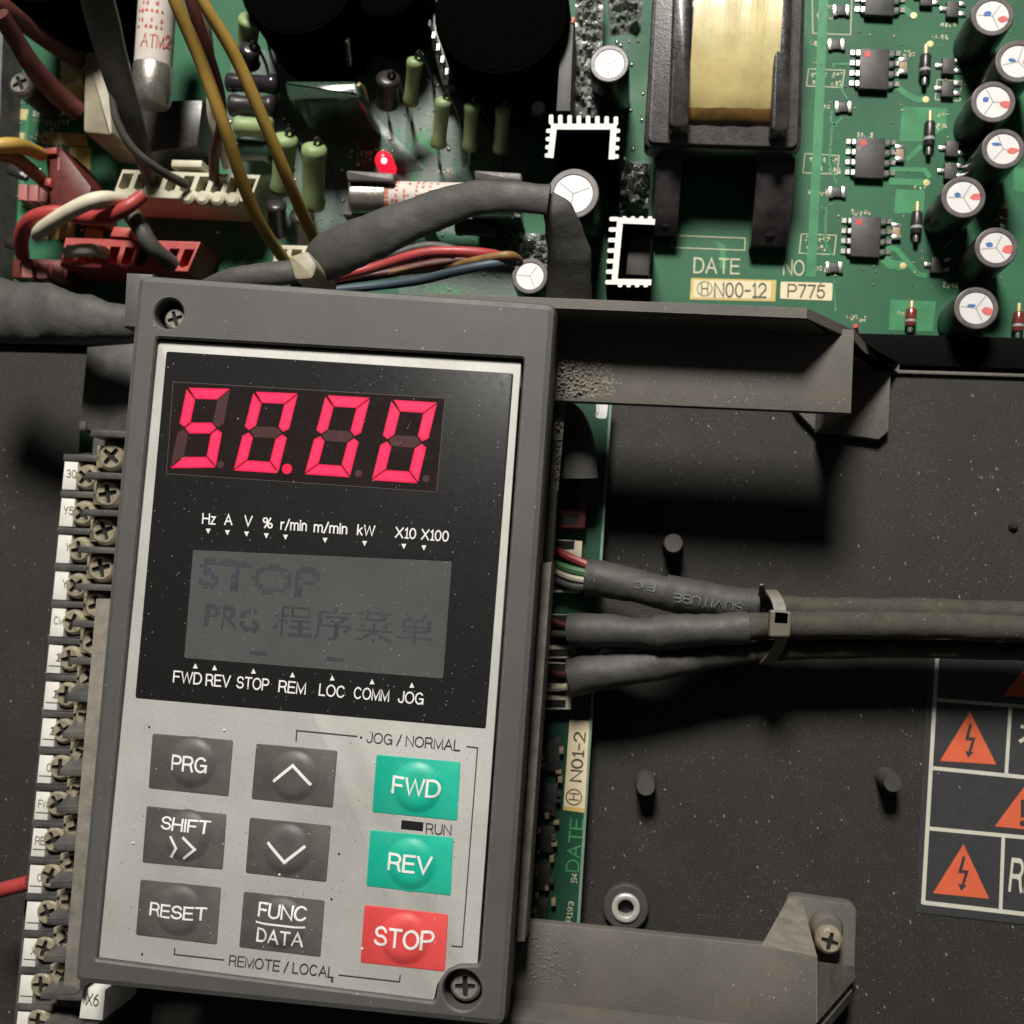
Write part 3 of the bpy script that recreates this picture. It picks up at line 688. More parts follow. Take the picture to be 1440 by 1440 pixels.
for pts in ([(690, 137), (692, 103), (878, 121)], [(1213, 152), (1247, 156), (1200, 767), (1167, 764)], [(318, 771), (317, 790), (470, 807)], [(820, 853), (1007, 874), (1010, 853)]):
    part('printed_line', strip([Z5(*p) for p in pts], 1.6, zt), m_black, kp, 0)
for (x, y) in ((890, 124), (218, 789), (822, 481), (799, 620), (800, 868), (801, 872), (240, 92)):
    px, py = Z5(x, y); c = W(px, py, ZF); mb = MB(); mb.lathe([(.26, ZF - .05), (.24, ZF + .12), (.1, ZF + .2)], (c.x, c.y, 0), seg=5); part('dirt_speck', mb, m_dark, kp)
for (x, y) in ((470, 102), (190, 448), (893, 772), (640, 545)):
    px, py = Z5(x, y); c = W(px, py, ZF); mb = MB(); mb.lathe([(.3, ZF - .05), (.27, ZF + .2), (.1, ZF + .3)], (c.x, c.y, 0), seg=5); part('dust_crumb', mb, m_mark, kp)

# ================================================================== bracket that holds the keypad over the plate
br = thing('mounting_bracket', 'dusty grey plastic bracket with two arms reaching from under the keypad', 'bracket', W(900, 1000, 0))
ZL = 36.0
yo = W(950, 428, 47).y
led = P2([(500, 470), (1200, 496), (1197, 581), (800, 564), (500, 550)], ZL); led[0].y = led[1].y = yo - 1.0
mb = MB(); mb.prism(led, ZL - 2.6, ZL, .25); part('top_ledge', mb, m_bracket, br)
prof = [WY(600, 412, yo), WY(1135, 433, yo), WY(1201, 464, yo), WY(1251, 524, yo)]
prof = [Vector((p.x, yo, p.z)) for p in prof]; prof[0].z = prof[1].z
prof += [Vector((prof[3].x, yo, .5)), Vector((prof[2].x - 4, yo, .5)), Vector((prof[2].x - 4, yo, ZL - 2.4)), Vector((prof[0].x, yo, ZL - 2.4))]
mb = MB(); mb.loops([prof, [p + Vector((0, -2.2, 0)) for p in prof]], True, True); part('top_wall', mb, m_bracket, br)
xe = led[1].x if area2(led) > 0 else led[1].x
xe = W(1197, 540, ZL).x
mb = MB(); mb.box((xe - 1.3, (W(1197, 581, ZL).y + yo) / 2, 18.5), (2.2, yo - W(1197, 581, ZL).y - 1.0, 30)); part('end_web', mb, m_bracket, br)
foot = P2([(1110, 560), (1121, 579), (1146, 605), (1236, 618), (1250, 606), (1253, 524), (1195, 500)], 3)
mb = MB(); mb.prism(foot, .05, 3, .4); part('foot', mb, m_bracket, br)
# lower arm
yb = (W(770, 1406, ZL).y + W(970, 1436, ZL).y) / 2
led2 = P2([(500, 1278), (754, 1297), (1071, 1329), (1150, 1345), (1148, 1450), (500, 1400)], ZL); 
mb = MB(); mb.prism(led2, ZL - 2.8, ZL, .3); part('bottom_ledge', mb, m_bracket, br)
x0 = W(560, 1400, ZL).x; x1 = W(1130, 1440, ZL).x; x2 = W(1195, 1440, 5).x
prof = [Vector((x0, yb, 47)), Vector((x1 - 10, yb, 47)), Vector((x1, yb, 42)), Vector((x2, yb, 6)), Vector((x2, yb, .5)), Vector((x1 - 6, yb, .5)), Vector((x1 - 6, yb, ZL - 2.6)), Vector((x0, yb, ZL - 2.6))]
mb = MB(); mb.loops([prof, [p + Vector((0, -2.2, 0)) for p in prof]], True, True); part('bottom_wall', mb, m_bracket, br)
foot = rounded(P2([(1110, 1259), (1205, 1272), (1202, 1376), (1150, 1440), (1080, 1400)], 4), 2.0)
mb = MB(); mb.prism(foot, .05, 4, .4); part('foot', mb, m_bracket, br)
def slab(pts, th):
    a = [W(*p) for p in pts]; n = (a[1] - a[0]).cross(a[2] - a[0]).normalized()
    if n.z < 0: n = -n
    mb = MB(); mb.loops([[q - n * th for q in a], a], True, True); return mb
part('gusset', slab([(1071, 1329, ZL), (1110, 1260, 4.2), (1128, 1266, 4.2), (1149, 1345, ZL)], 1.5), m_skirt, br)
part('gusset', slab([(1149, 1352, ZL), (1202, 1359, 4.2), (1203, 1376, 4.2), (1149, 1438, ZL - .1)], 1.5), m_skirt, br)
c = W(1163, 1306, 6).to_2d(); rr = mpp(1163, 1306, 6)
mb = MB(); mb.lathe([(24 * rr, 3.8), (24 * rr, 5.0), (21 * rr, 7.0), (18 * rr, 7.5)], (c.x, c.y, 0), seg=28); part('screw_boss', mb, m_bracket, br)
c = W(1167, 1324, 10).to_2d()
screw(br, 'mounting_screw', c, 7.3, 20 * rr, 2.8, 1.35, m_brass)
# crust of dirt in the inner corners of both arms
part('dirt_crust', lumpy([(784, 496), (880, 500), (878, 565), (784, 562)], ZL, 140, 100, 1.7, 1.5, .30, 3.1, 'left'), m_skirt, br, 50)
part('dirt_crust', lumpy([(748, 1300), (860, 1311), (850, 1402), (742, 1392)], ZL, 140, 100, .75, 1.6, .40, 9.4, 'left'), m_bracket, br, 50)
mb = MB(); mb.prism(P2([(776, 480), (797, 480), (776, 800), (754, 800)], 31), 27, 31, .3); part('side_rail', mb, m_bracket, br)
part('dirt_crust', lumpy([(784, 545), (797, 545), (785, 690), (771, 690)], 31, 24, 150, 2.0, 1.1, .36, 5.2, True), m_skirt, br, 50)
flecks([(800, 510), (1190, 520), (1190, 576), (800, 562)], ZL, 260, .06, .28, br, m_fleck); flecks([(770, 1305), (1145, 1348), (1140, 1436), (770, 1400)], ZL, 420, .06, .26, br, m_fleck)
# ================================================================== terminal strip on the left
tb = thing('terminal_block', 'black two-tier screw terminal block with white markers along the keypad', 'terminal block', W(100, 1050, 8))
ZA, ZU = 22.0, 29.0
mb = MB(); mb.prism(P2([(92, 640), (180, 632), (130, 1500), (14, 1500)], ZA - 3), Z2, ZA - 3); part('lower_tier', mb, m_term, tb)
mb = MB(); mb.prism(P2([(133, 600), (230, 600), (160, 1420), (66, 1415)], ZU - 4), Z2, ZU - 4); part('upper_tier', mb, m_term, tb)
mb = MB(); mb.prism(P2([(128, 603), (200, 607), (198, 617), (125, 613)], ZU + 4), Z2, ZU + 4, .4); part('divider', mb, m_term, tb)
MARK = ['30', 'Y5', 'Y', 'Y', 'CM', '1', '1', '1', 'C', 'FW', 'RE', 'C', '', 'X', '', '']
for i in range(16):
    x = 90 - 4.4 * i; y = 642 + 51.6 * i
    mb = MB(); mb.prism(P2([(x - 1, y - 4), (x + 50, y - 2), (x + 49, y + 7), (x - 2, y + 5)], ZA + 5), Z2 + 2, ZA + 5, .35)
    if i > 4:      # wedge-shaped outer end
        a = W(x - 1, y - 7 - i * .35, ZA + 1.8); b = W(x + 26, y - 9 - i * .6, ZA + 1.8); c2 = W(x + 48, y - 3, ZA + 5); d = W(x - 1, y - 3, ZA + 5)
        lo = Vector((0, 0, -6)); mb.loops([[a + lo, b + lo, c2 + lo, d + lo], [a, b, c2, d]], True, True)
    part('divider', mb, m_term, tb)
    # marker strip cell
    q = [(x + 1, y + 7), (x + 20, y + 8), (x + 16, y + 47), (x - 3, y + 46)]
    mb = MB(); mb.prism(P2(q, ZA + 4.7), ZA - 4, ZA + 4.7, .1); mk = part('marker', mb, m_mark, tb)
    if MARK[i]:
        t = MARK[i]; w = 7.0 * len(t)
        text(t, (x + 17 - w, y + 29), (x + 17, y + 30), 10.5, ZA + 4.76, m_ink, mk)
    if i > 4: part('marker_line', strip([(x + 0, y + 36), (x + 17, y + 37)], 1.2, ZA + 4.76), m_ink, mk, 0)
    # lower screw on its clamp plate
    sx, sy = 121 - 4.5 * i, 671 + 51.0 * i; c = W(sx, sy, ZA + 5).to_2d(); r = mpp(sx, sy, ZA + 5)
    mb = MB(); mb.prism(P2([(sx - 17, sy - 16), (sx + 20, sy - 14), (sx + 17, sy + 17), (sx - 20, sy + 15)], ZA + 2), ZA - 3.1, ZA + 2, .2); part('clamp_plate', mb, m_brass, tb)
    screw(tb, 'terminal_screw', c, ZA + 2, 18.5 * r, 3.4, random.uniform(0, 1.5), m_brass)
    # upper tier
    ux, uy = 157 - 4.75 * i, 642 + 52.2 * i
    if uy < 1425:
        c = W(ux, uy, ZU + 1).to_2d(); r = mpp(ux, uy, ZU + 1)
        mb = MB(); mb.prism(P2([(ux - 20, uy - 16), (ux + 20, uy - 14), (ux + 17, uy + 17), (ux - 22, uy + 15)], ZU - 2), ZU - 4.1, ZU - 2, .2); part('clamp_plate', mb, m_brass, tb)
        screw(tb, 'terminal_screw', c, ZU - 2, 21 * r, 3.4, random.uniform(0, 1.5), m_brass)
    dx, dy = 120 - 4.55 * i, 667 + 52.4 * i
    mb = MB(); mb.prism(P2([(dx, dy - 4), (dx + 70, dy - 1), (dx + 69, dy + 8), (dx - 1, dy + 5)], ZU + 4), Z2 + 2, ZU + 4, .35)
    if i > 5:
        a = W(dx + 22, dy - 26, ZU); b = W(dx + 44, dy - 22, ZU); c2 = W(dx + 50, dy - 3, ZU + 4); d = W(dx, dy - 3, ZU + 4); lo = Vector((0, 0, -6))
        mb.loops([[a + lo, b + lo, c2 + lo, d + lo], [a, b, c2, d]], True, True)
    part('divider', mb, m_term, tb)
mb = MB(); mb.prism(P2([(117, 1388), (148, 1392), (144, 1435), (111, 1432)], 45), ZU, 45, .15)
x6 = part('end_marker', mb, m_mark, tb, label='white end marker reading X6'); text('X6', (120, 1413), (138, 1415), 16, 45.06, m_ink, x6)
rel = thing('relay', 'black relay box tucked beside the upper left of the keypad', 'relay', W(150, 560, Z2))
mb = MB(); mb.prism(P2([(121, 487), (215, 480), (190, 612), (110, 604)], 26), Z2, 26, .8); part('housing', mb, m_term, rel)
mb = MB(); mb.prism(P2([(111, 592), (121, 593), (120, 605), (110, 604)], 26.6), 24, 26.6, .2); part('corner_tab', mb, m_term, rel)

def wire(name, pts, mat, label, cat='wire', group=None, flat=1.0, seg=10, wob=0.0, sub=6):
    P = [W(a, b, z) for a, b, z, r in pts]; R = [r * mpp(a, b, z) for a, b, z, r in pts]
    mb = MB(); mb.tube(P, R, seg, flat, sub, wob); loc = min(P, key=lambda q: q.z)
    return single(name, mb, mat, label, cat, loc, group)
t = thing('lead_wire', 'short red wire entering the terminal block from the left', 'wire', W(0, 1252, 24))
P = [W(-40, 1262, 22), W(0, 1252, 24), W(42, 1241, 25)]; r = 10 * mpp(20, 1240, 24)
mb = MB(); mb.tube(P, [r, r, r], 12); part('insulation', mb, m_wr, t)
mb = MB(); mb.tube([W(42, 1241, 25), W(54, 1240, 25), W(72, 1238, 24)], [r * .7, r * .75, r * .5], 10); part('crimp_lug', mb, m_clip, t)

# ================================================================== cables on the right
def cable(y, label_end, pts_shrink, pts_jacket, zl):
    pass
def pxtube(pts, seg=14, flat=1.0, wob=0.0, sub=6):
    mb = MB(); mb.tube([W(a, b, z) for a, b, z, r in pts], [r * mpp(a, b, z) for a, b, z, r in pts], seg, flat, sub, wob); return mb
def cable(label, shrink, shrink2, jacket, wires):
    t = thing('control_cable', label, 'cable', W(shrink[0][0], shrink[0][1], Z2), 'three cables tied together beside the keypad')
    part('heat_shrink', pxtube(shrink, 24, wob=.05, sub=10), m_shrink, t); part('heat_shrink', pxtube(shrink2, 24, wob=.045, sub=10), m_shrink, t)
    part('jacket', pxtube(jacket, 20, wob=.05, sub=14), m_jacket, t)
    for w, m in wires: part('core_wire', pxtube(w, 8), m, t)
    return t
c1 = cable('uppermost of three tied cables, with faint printing on its heat shrink',
           [(826, 811, 14.5, 26), (860, 816, 15.4, 25), (905, 826, 16.8, 23), (938, 834, 17.2, 24)], [(934, 832, 17.2, 26), (960, 838, 17.2, 26), (1010, 845, 17.2, 24), (1066, 851, 16.8, 22)],
           [(1050, 850, 16.8, 19), (1090, 854, 16.8, 18), (1160, 857, 16.3, 17), (1300, 858, 16.3, 17), (1500, 864, 16.3, 17)],
           [([(780, 772, 11.8, 5), (800, 783, 13.6, 6), (832, 797, 14.9, 6)], m_wr), ([(780, 792, 11.8, 5), (800, 800, 13.6, 6), (834, 808, 14.9, 6)], m_wg), ([(782, 803, 11.8, 5), (802, 812, 13.6, 5), (834, 818, 14.9, 5)], m_ww), ([(780, 815, 11.8, 5), (804, 824, 13.6, 5), (834, 826, 14.5, 5)], m_wk)])
c2 = cable('middle and thickest of three tied cables with olive dusty jacket',
           [(802, 886, 16.3, 24), (850, 886, 18.1, 23), (900, 889, 19.5, 21), (926, 890, 19.9, 22)], [(922, 889, 19.9, 25), (950, 887, 20.4, 24), (1000, 885, 20.8, 23), (1052, 882, 20.8, 23)],
           [(1030, 882, 20.8, 20), (1090, 880, 20.8, 20), (1180, 879, 20.4, 20), (1300, 880, 20.4, 20), (1500, 887, 20.4, 20)],
           [([(770, 870, 12.7, 5), (790, 878, 14.5, 5), (812, 882, 16.3, 5)], m_wm), ([(770, 890, 12.7, 5), (790, 892, 14.5, 5), (812, 892, 16.3, 5)], m_wk)])
c3 = cable('lowest of three tied cables, sinking into shade under the others',
           [(802, 953, 14.5, 27), (850, 945, 15.4, 26), (900, 938, 15.9, 24), (922, 936, 15.9, 23)], [(918, 936, 15.9, 24), (960, 929, 15.9, 20), (1010, 922, 15.9, 17), (1060, 917, 15.9, 16)],
           [(1040, 918, 15.9, 14), (1090, 915, 15.9, 15), (1160, 912, 15.4, 15), (1300, 912, 15.4, 14), (1500, 918, 15.4, 14)],
           [([(770, 968, 11.8, 5), (790, 967, 13.2, 5), (812, 962, 14.5, 5)], m_ww), ([(770, 945, 11.8, 5), (790, 948, 13.2, 5), (812, 948, 14.5, 5)], m_wm)])
def tube_text(s, p0, p1, cap, mat, parent, pts, bold=0.0):
    """lettering wrapped on the near side of a tube through pts (px, py, z, r px)"""
    ax = []
    for i in range(len(pts) - 1):
        for k in range(12):
            a = [u + (v - u) * k / 12 for u, v in zip(pts[i], pts[i + 1])]; ax.append((W(a[0], a[1], a[2]), a[3] * mpp(a[0], a[1], a[2]) * 1.07))
    return wrap_text(s, p0, p1, cap, mat, parent, ax, 30.0, bold)
def wrap_text(s, p0, p1, cap, mat, parent, ax, z0_, bold=0.0):
    uv, fs = text_uv(s, bold); dd = Vector((p1[0] - p0[0], p1[1] - p0[1])); up = Vector((dd.y, -dd.x)).normalized() * cap; vs = []
    for q in uv:
        px = p0[0] + dd.x * q.x + up.x * q.y; py = p0[1] + dd.y * q.x + up.y * q.y
        z = z0_
        while z > z0_ - 28 and all((W(px, py, z) - a).length > r for a, r in ax): z -= .12
        vs.append(W(px, py, z + .05 + .01 * q.z))
    mb = MB(); mb.add(vs, fs); return part('printing', mb, mat, parent, 0)
sh1 = [(826, 811, 14.5, 26), (860, 816, 15.4, 25), (905, 826, 16.8, 23), (938, 834, 17.2, 24)]; sh2 = [(934, 832, 17.2, 26), (960, 838, 17.2, 26), (1010, 845, 17.2, 24), (1066, 851, 16.8, 22)]
tube_text('SUMITUBE', (1046, 849), (948, 834), 11, m_print, c1, sh2, -.008)
tube_text('F C', (922, 823), (893, 817), 9, m_print, c1, sh1, -.008); tube_text('V', (838, 809), (829, 808), 9, m_print, c1, sh1, -.008)
# cable tie
tie = thing('cable_tie', 'yellowed nylon cable tie binding the three cables', 'cable tie', W(1090, 880, 20))
path = [(1072, 838, 18), (1082, 833, 23), (1094, 850, 25.5), (1099, 882, 27), (1097, 903, 25), (1086, 920, 20), (1076, 930, 16), (1074, 925, 9), (1072, 880, 7), (1070, 845, 10)]
V = [W(*p) for p in path]; mb = MB(); rings = []
n = 60; pts = []
for i in range(len(V)):
    p0, p1, p2, p3 = V[i - 1], V[i], V[(i + 1) % len(V)], V[(i + 2) % len(V)]
    for k in range(6):
        t = k / 6; pts.append(0.5 * ((2 * p1) + (p2 - p0) * t + (2 * p0 - 5 * p1 + 4 * p2 - p3) * t * t + (3 * p1 - p0 - 3 * p2 + p3) * t ** 3))
cen = sum(pts, Vector()) / len(pts)
for p in pts:
    o = (p - cen); o.x = 0; o.normalize(); w = Vector((1.35, .1, 0))
    rings.append([p - w, p + w, p + w + o * .7, p - w + o * .7])
rings.append(rings[0]); mb.loops(rings); part('strap', mb, m_tiedark, tie)
hd = [W(1083, 857, 28), W(1114, 860, 28), W(1112, 896, 28), W(1081, 896, 28)]
mb = MB(); mb.holed(rounded([q.to_2d() for q in hd], .7), [P2([(1091, 861), (1107, 862), (1106, 876), (1090, 875)], 28)], 25.3, 28.2, .5, .15); h = part('head', mb, m_tiedark, tie)
mb = MB(); mb.prism(P2([(1090, 860), (1108, 861), (1107, 877), (1089, 876)], 26.2), 25.4, 26.2); part('head_slot', mb, m_dark, h)
mb = MB(); mb.tube([W(1074, 845, 20), W(1072, 832, 24), W(1071, 822, 27)], [.9, .8, .5], 6, .4); part('tail', mb, m_wk, tie)
# connectors under the cables
def connector(px, py, w, h, z, mat, label, nslots, group=None, name='connector', dark=m_dark):
    t = thing(name, label, 'connector', W(px, py, Z2), group)
    mb = MB(); mb.prism(P2([(px, py), (px + w, py + w * .07), (px + w - h * .05, py + h), (px - h * .05, py + h)], z), Z2, z, .3); part('housing', mb, mat, t)
    for k in range(nslots):
        y0 = py + h * (k + .18) / nslots; y1 = py + h * (k + .82) / nslots
        mb = MB(); mb.prism(P2([(px + w * .15, y0), (px + w * .8, y0), (px + w * .78, y1), (px + w * .13, y1)], z + .06), z - .2, z + .06); part('slot', mb, dark, t)
connector(765, 757, 54, 76, 12, m_conw, 'white plug housing where the uppermost tied cable ends', 4, 'white plugs on the control board')
connector(760, 862, 52, 64, 12, m_conw, 'white plug housing where the thick middle cable ends', 4, 'white plugs on the control board')
connector(756, 930, 50, 68, 12, m_conw, 'white plug housing where the lowest tied cable ends', 4, 'white plugs on the control board')
connector(770, 672, 56, 70, 13, m_conrd, 'dark red plug deep beside the right edge of the keypad', 3, None, 'plug', m_dark)
wire('shrink_sleeve', [(770, 560, 18, 10), (803, 590, 20, 20), (812, 630, 21, 25), (813, 672, 20, 28)], m_shrink, 'short grey sleeve end above the dark red plug', 'sleeve', None, .5, 16)

# ================================================================== warning label
wl = thing('warning_label', 'black warning label with orange triangles and cream borders on the plate', 'label', W(1400, 1120, 0))
z0 = .25
mb = MB(); mb.prism(P2([(1306, 900), (1560, 925), (1548, 1312), (1287, 1283)], z0), 0.02, z0); part('backing', mb, m_warnbg, wl)
_k = [0]
def L(pts, w=5.5):
    _k[0] += 1; part('border_line', strip(pts, w, z0 + .04 + .008 * _k[0]), m_warnw, wl, 0)
L([(1318, 924), (1298, 1271)], 5.5); L([(1317, 984), (1560, 1003)], 5); L([(1311, 1080), (1560, 1105)], 5.5); L([(1307, 1165), (1560, 1189)], 5.5); L([(1297, 1269), (1560, 1299)], 6)
L([(1421, 993), (1415, 1088)], 5); L([(1411, 1176), (1407, 1279)], 5)
def warn(a, b, c, bolt=True):
    mb = MB(); mb.prism(P2([a, b, c], z0 + .05), z0 - .05, z0 + .05); tr = part('warning_triangle', mb, m_warno, wl)
    A, B, Cc = Vector(a), Vector(b), Vector(c)
    def q(u, v):              # u across the base, v down from the apex
        m = A.lerp(B, v).lerp(A.lerp(Cc, v), u) if v > 0 else A
        return (m.x, m.y)
    def loc(x, y):            # x in -0.5..0.5 of the base, y 0..1 from apex to base
        base = Cc - B; mid = (B + Cc) / 2; p = A.lerp(mid, y) + base * x; return (p.x, p.y)
    if bolt:
        sh = [(.0, .22), (.045, .25), (.0, .50), (.115, .50), (.05, .78), (.09, .79), (-.005, .90), (-.06, .77), (.0, .78), (.05, .56), (-.07, .56)]
        mb = MB(); mb.prism(P2([loc(*s_) for s_ in sh], z0 + .1), z0, z0 + .1); part('bolt_symbol', mb, m_warnbg, tr)
    else:
        mb = MB(); mb.prism(P2([loc(*s_) for s_ in ((-.05, .3), (.05, .3), (.035, .72), (-.035, .72))], z0 + .1), z0, z0 + .1); part('exclamation_bar', mb, m_warnbg, tr)
        p = loc(0, .86); cc = W(p[0], p[1], z0); mb = MB(); mb.prism(circle(cc, 4.2 * mpp(p[0], p[1], z0), 14), z0, z0 + .1); part('exclamation_dot', mb, m_warnbg, tr)
warn((1364, 1001), (1322, 1070), (1401, 1075)); warn((1355, 1187), (1312, 1256), (1391, 1264))
warn((1440, 1107), (1399, 1162), (1476, 1170), False); warn((1462, 915), (1411, 978), (1488, 984), False)
text('有', (1430, 1062), (1486, 1067), 50, z0 + .06, m_warnw, wl, .01, fit=True)
text('RISK', (1418, 1251), (1486, 1258), 42, z0 + .06, m_warnw, wl, .012)
# ================================================================== power board: print, traces and surface parts
def pad(pts, mat, z=.06, name='trace'): 
    mb = MB(); mb.prism(P2(pts, ZB + z), ZB - .02, ZB + z); return part(name, mb, mat, board, 0)
def trace(pts, w, mat=None): return part('trace', strip(pts, w, ZB + .05, .08), mat or m_trace, board, 0)
for p in ([(1268, 150), (1332, 152), (1330, 180), (1300, 199), (1265, 199)], [(1260, 266), (1301, 268), (1298, 300), (1257, 300)], [(1252, 421), (1316, 424), (1312, 466), (1250, 464)],
          [(1005, 338), (1020, 345), (1022, 378), (1012, 378), (1012, 350)], [(1425, 235), (1470, 235), (1470, 275), (1425, 268)]): pad(p, m_trace, name='copper_area')
trace([(1158, 0), (1150, 200), (1140, 390)], 13); trace([(1170, 155), (1168, 170), (1176, 178)], 3); trace([(1185, 165), (1170, 178), (1166, 230), (1176, 258)], 3)
trace([(1180, 120), (1192, 140)], 3); trace([(1172, 285), (1162, 292), (1160, 340), (1170, 360)], 3); trace([(1262, 123), (1275, 133), (1288, 140), (1302, 140)], 9)
trace([(1252, 238), (1300, 239), (1308, 250)], 7); trace([(1250, 255), (1303, 257)], 10); trace([(1244, 345), (1262, 352), (1290, 385), (1304, 388)], 8); trace([(1240, 360), (1252, 372), (1270, 374)], 14)
trace([(1275, 225), (1296, 205)], 7); trace([(1268, 10), (1285, 22)], 10); trace([(1172, 95), (1172, 90), (1200, 90)], 3); trace([(1174, 398), (1172, 392), (1175, 440)], 3)
trace([(541, 186), (585, 232), (583, 255)], 9); trace([(588, 190), (612, 216)], 9); trace([(20, 395), (32, 250)], 4); trace([(40, 160), (34, 205)], 3)
for p in ((1302, 140), (1303, 257), (1270, 374), (1285, 22), (1308, 62)):
    c = W(p[0], p[1], ZB); mb = MB(); mb.lathe([(.9, ZB - .02), (.85, ZB + .12), (.4, ZB + .14)], (c.x, c.y, 0), seg=14); part('via', mb, m_goldpad, board)
def silkbox(a, b, c, d): part('silkscreen_line', strip([a, b, c, d, a], 1.3, ZB + .05, .06), m_silk, board, 0)
silkbox((1142, -10), (1198, -8), (1196, 49), (1143, 47)); silkbox((1137, 97), (1188, 99), (1184, 123), (1134, 121)); silkbox((1132, 216), (1180, 219), (1177, 245), (1129, 243)); silkbox((1127, 329), (1176, 331), (1173, 358), (1124, 356))
silkbox((945, 348), (1047, 352), (1048, 335), (946, 331)); silkbox((1318, 112), (1352, 114), (1350, 142), (1315, 140))
def dashes(x, y, n, sx=6.0, h=9, slope=.03, mat=None):
    mb = MB()
    for k in range(n):
        px = x + k * sx; py = y + k * sx * slope
        for j in range(random.choice((2, 3, 3))):
            a = px + random.uniform(0, sx * .35); b = py + random.uniform(-h * .5, h * .3)
            mb.prism(P2([(a, b), (a + random.uniform(1.4, sx * .7), b), (a + random.uniform(1.4, sx * .7), b + random.uniform(1.4, h * .5)), (a, b + random.uniform(1.4, 3))], ZB + .07), ZB, ZB + .07)
    part('silkscreen_code', mb, mat or m_silk, board, 0, kind='stuff')
for a in ((1140, 104, 4), (1170, 105, 3), (1142, 116, 3), (1168, 117, 3), (1138, 224, 4), (1166, 226, 2), (1140, 237, 3), (1165, 238, 3), (1132, 336, 6), (1134, 348, 5), (1138, 62, 4), (1144, 151, 4), (1136, 270, 5),
          (1134, 378, 5), (1152, 8, 4), (1148, 22, 5), (1205, 190, 4), (1196, 298, 5), (1190, 447, 5), (1270, 75, 3), (1285, 262, 3), (1262, 440, 2), (1310, 50, 4), (1322, 32, 4), (1325, 400, 4), (1318, 160, 3),
          (1316, 178, 3), (45, 158, 9), (45, 170, 9), (42, 192, 9), (40, 202, 8), (500, 215, 4), (500, 224, 5), (615, 238, 5)): dashes(*a)
for p in ([(23, 153), (40, 154), (39, 169), (22, 168)], [(22, 186), (38, 187), (37, 200), (20, 199)]): pad(p, m_goldpad, name='test_pad')
for p in ([(98, 206), (128, 208), (126, 252), (95, 240)], [(90, 300), (108, 300), (104, 336), (60, 336)], [(122, 310), (146, 312), (144, 336), (118, 336)], [(60, 185), (120, 188), (124, 206), (58, 202)]): pad(p, m_stickb, name='yellow_print_patch')
text('DATE', (975, 383), (1040, 385), 20, ZB + .08, m_silk, board); text('NO', (1101, 386), (1131, 387), 20, ZB + .08, m_silk, board)
mb = MB(); mb.prism(P2([(972, 391), (1092, 394), (1090, 424), (970, 421)], ZB + .1), ZB, ZB + .1); s1_ = part('date_sticker', mb, m_stickb, board, label='amber edged sticker reading N00-12')
mb = MB(); mb.prism(rounded(P2([(976, 394), (1085, 396), (1083, 421), (974, 418)], ZB + .15), .4, 2), ZB, ZB + .15); part('sticker_face', mb, m_sticker, s1_)
text('N00-12', (1004, 417), (1078, 418), 19, ZB + .2, m_ink, s1_, .004)
c = W(991, 406, ZB + .2); r = mpp(991, 406, ZB); mb = MB(); mb.holed(circle(c, 11 * r, 26), [circle(c, 9.8 * r, 26)], ZB + .1, ZB + .2); part('ring_mark', mb, m_ink, s1_)
text('H', (986, 413), (996, 413), 14, ZB + .2, m_ink, s1_)
mb = MB(); mb.prism(rounded(P2([(1098, 396), (1171, 398), (1170, 423), (1097, 420)], ZB + .15), .4, 2), ZB, ZB + .15); s2_ = part('code_sticker', mb, m_sticker, board, label='cream sticker reading P775')
text('P775', (1107, 417), (1160, 419), 17, ZB + .2, m_ink, s2_, .004)
def smd(px, py, w, h, mat, zz=.9, ends=True, horiz=True, name='surface_resistor'):
    b = [(px - w / 2, py - h / 2), (px + w / 2, py - h / 2 + w * .04), (px + w / 2 - h * .04, py + h / 2), (px - w / 2 - h * .04, py + h / 2)]
    mb = MB(); mb.prism(P2(b, ZB + zz), ZB, ZB + zz, .1); o = part(name, mb, mat, board)
    if ends:
        for s_ in (-1, 1):
            if horiz: e = [(px + s_ * w * .5 - 3.0, py - h / 2 - 1), (px + s_ * w * .5 + 3.0, py - h / 2 - 1), (px + s_ * w * .5 + 3, py + h / 2 + 1), (px + s_ * w * .5 - 3, py + h / 2 + 1)]
            else: e = [(px - w / 2 - 1, py + s_ * h * .5 - 3), (px + w / 2 + 1, py + s_ * h * .5 - 3), (px + w / 2 + 1, py + s_ * h * .5 + 3), (px - w / 2 - 1, py + s_ * h * .5 + 3)]
            mb = MB(); mb.prism(P2(e, ZB + zz + .1), ZB, ZB + zz + .1, .15); part('end_cap', mb, m_solder, o)
for p in ((1177, 62), (1187, 150), (1178, 270), (1174, 376), (1184, 14)): smd(p[0], p[1], 18, 13, m_chip)
for p in ((1271, 92), (1266, 215), (1261, 325)): smd(p[0], p[1], 11, 17, m_tan, 1.2, True, False, 'surface_capacitor')
def sot(px, py):
    mb = MB(); mb.prism(P2([(px - 9, py - 11), (px + 9, py - 10), (px + 8, py + 12), (px - 10, py + 11)], ZB + 1.6), ZB + .2, ZB + 1.6, .3); o = part('transistor', mb, m_chip, board)
    for a, b in ((-14, 0), (13, -7), (13, 7)):
        mb = MB(); mb.prism(P2([(px + a - 5, py + b - 3), (px + a + 5, py + b - 3), (px + a + 5, py + b + 3), (px + a - 5, py + b + 3)], ZB + .6), ZB, ZB + .6, .15); part('lead', mb, m_tin, o)
for p in ((1341, 12), (1335, 92), (1334, 124), (1340, 208), (1338, 240), (1319, 372), (1304, -4)): sot(*p)
pad([(330, 60), (470, 95), (620, 75), (720, 130), (740, 260), (640, 330), (520, 300), (430, 340), (340, 330), (310, 200)], m_coat, .03, 'coating_film')
pad([(560, 372), (740, 345), (770, 420), (560, 420)], m_coat, .03, 'coating_film')
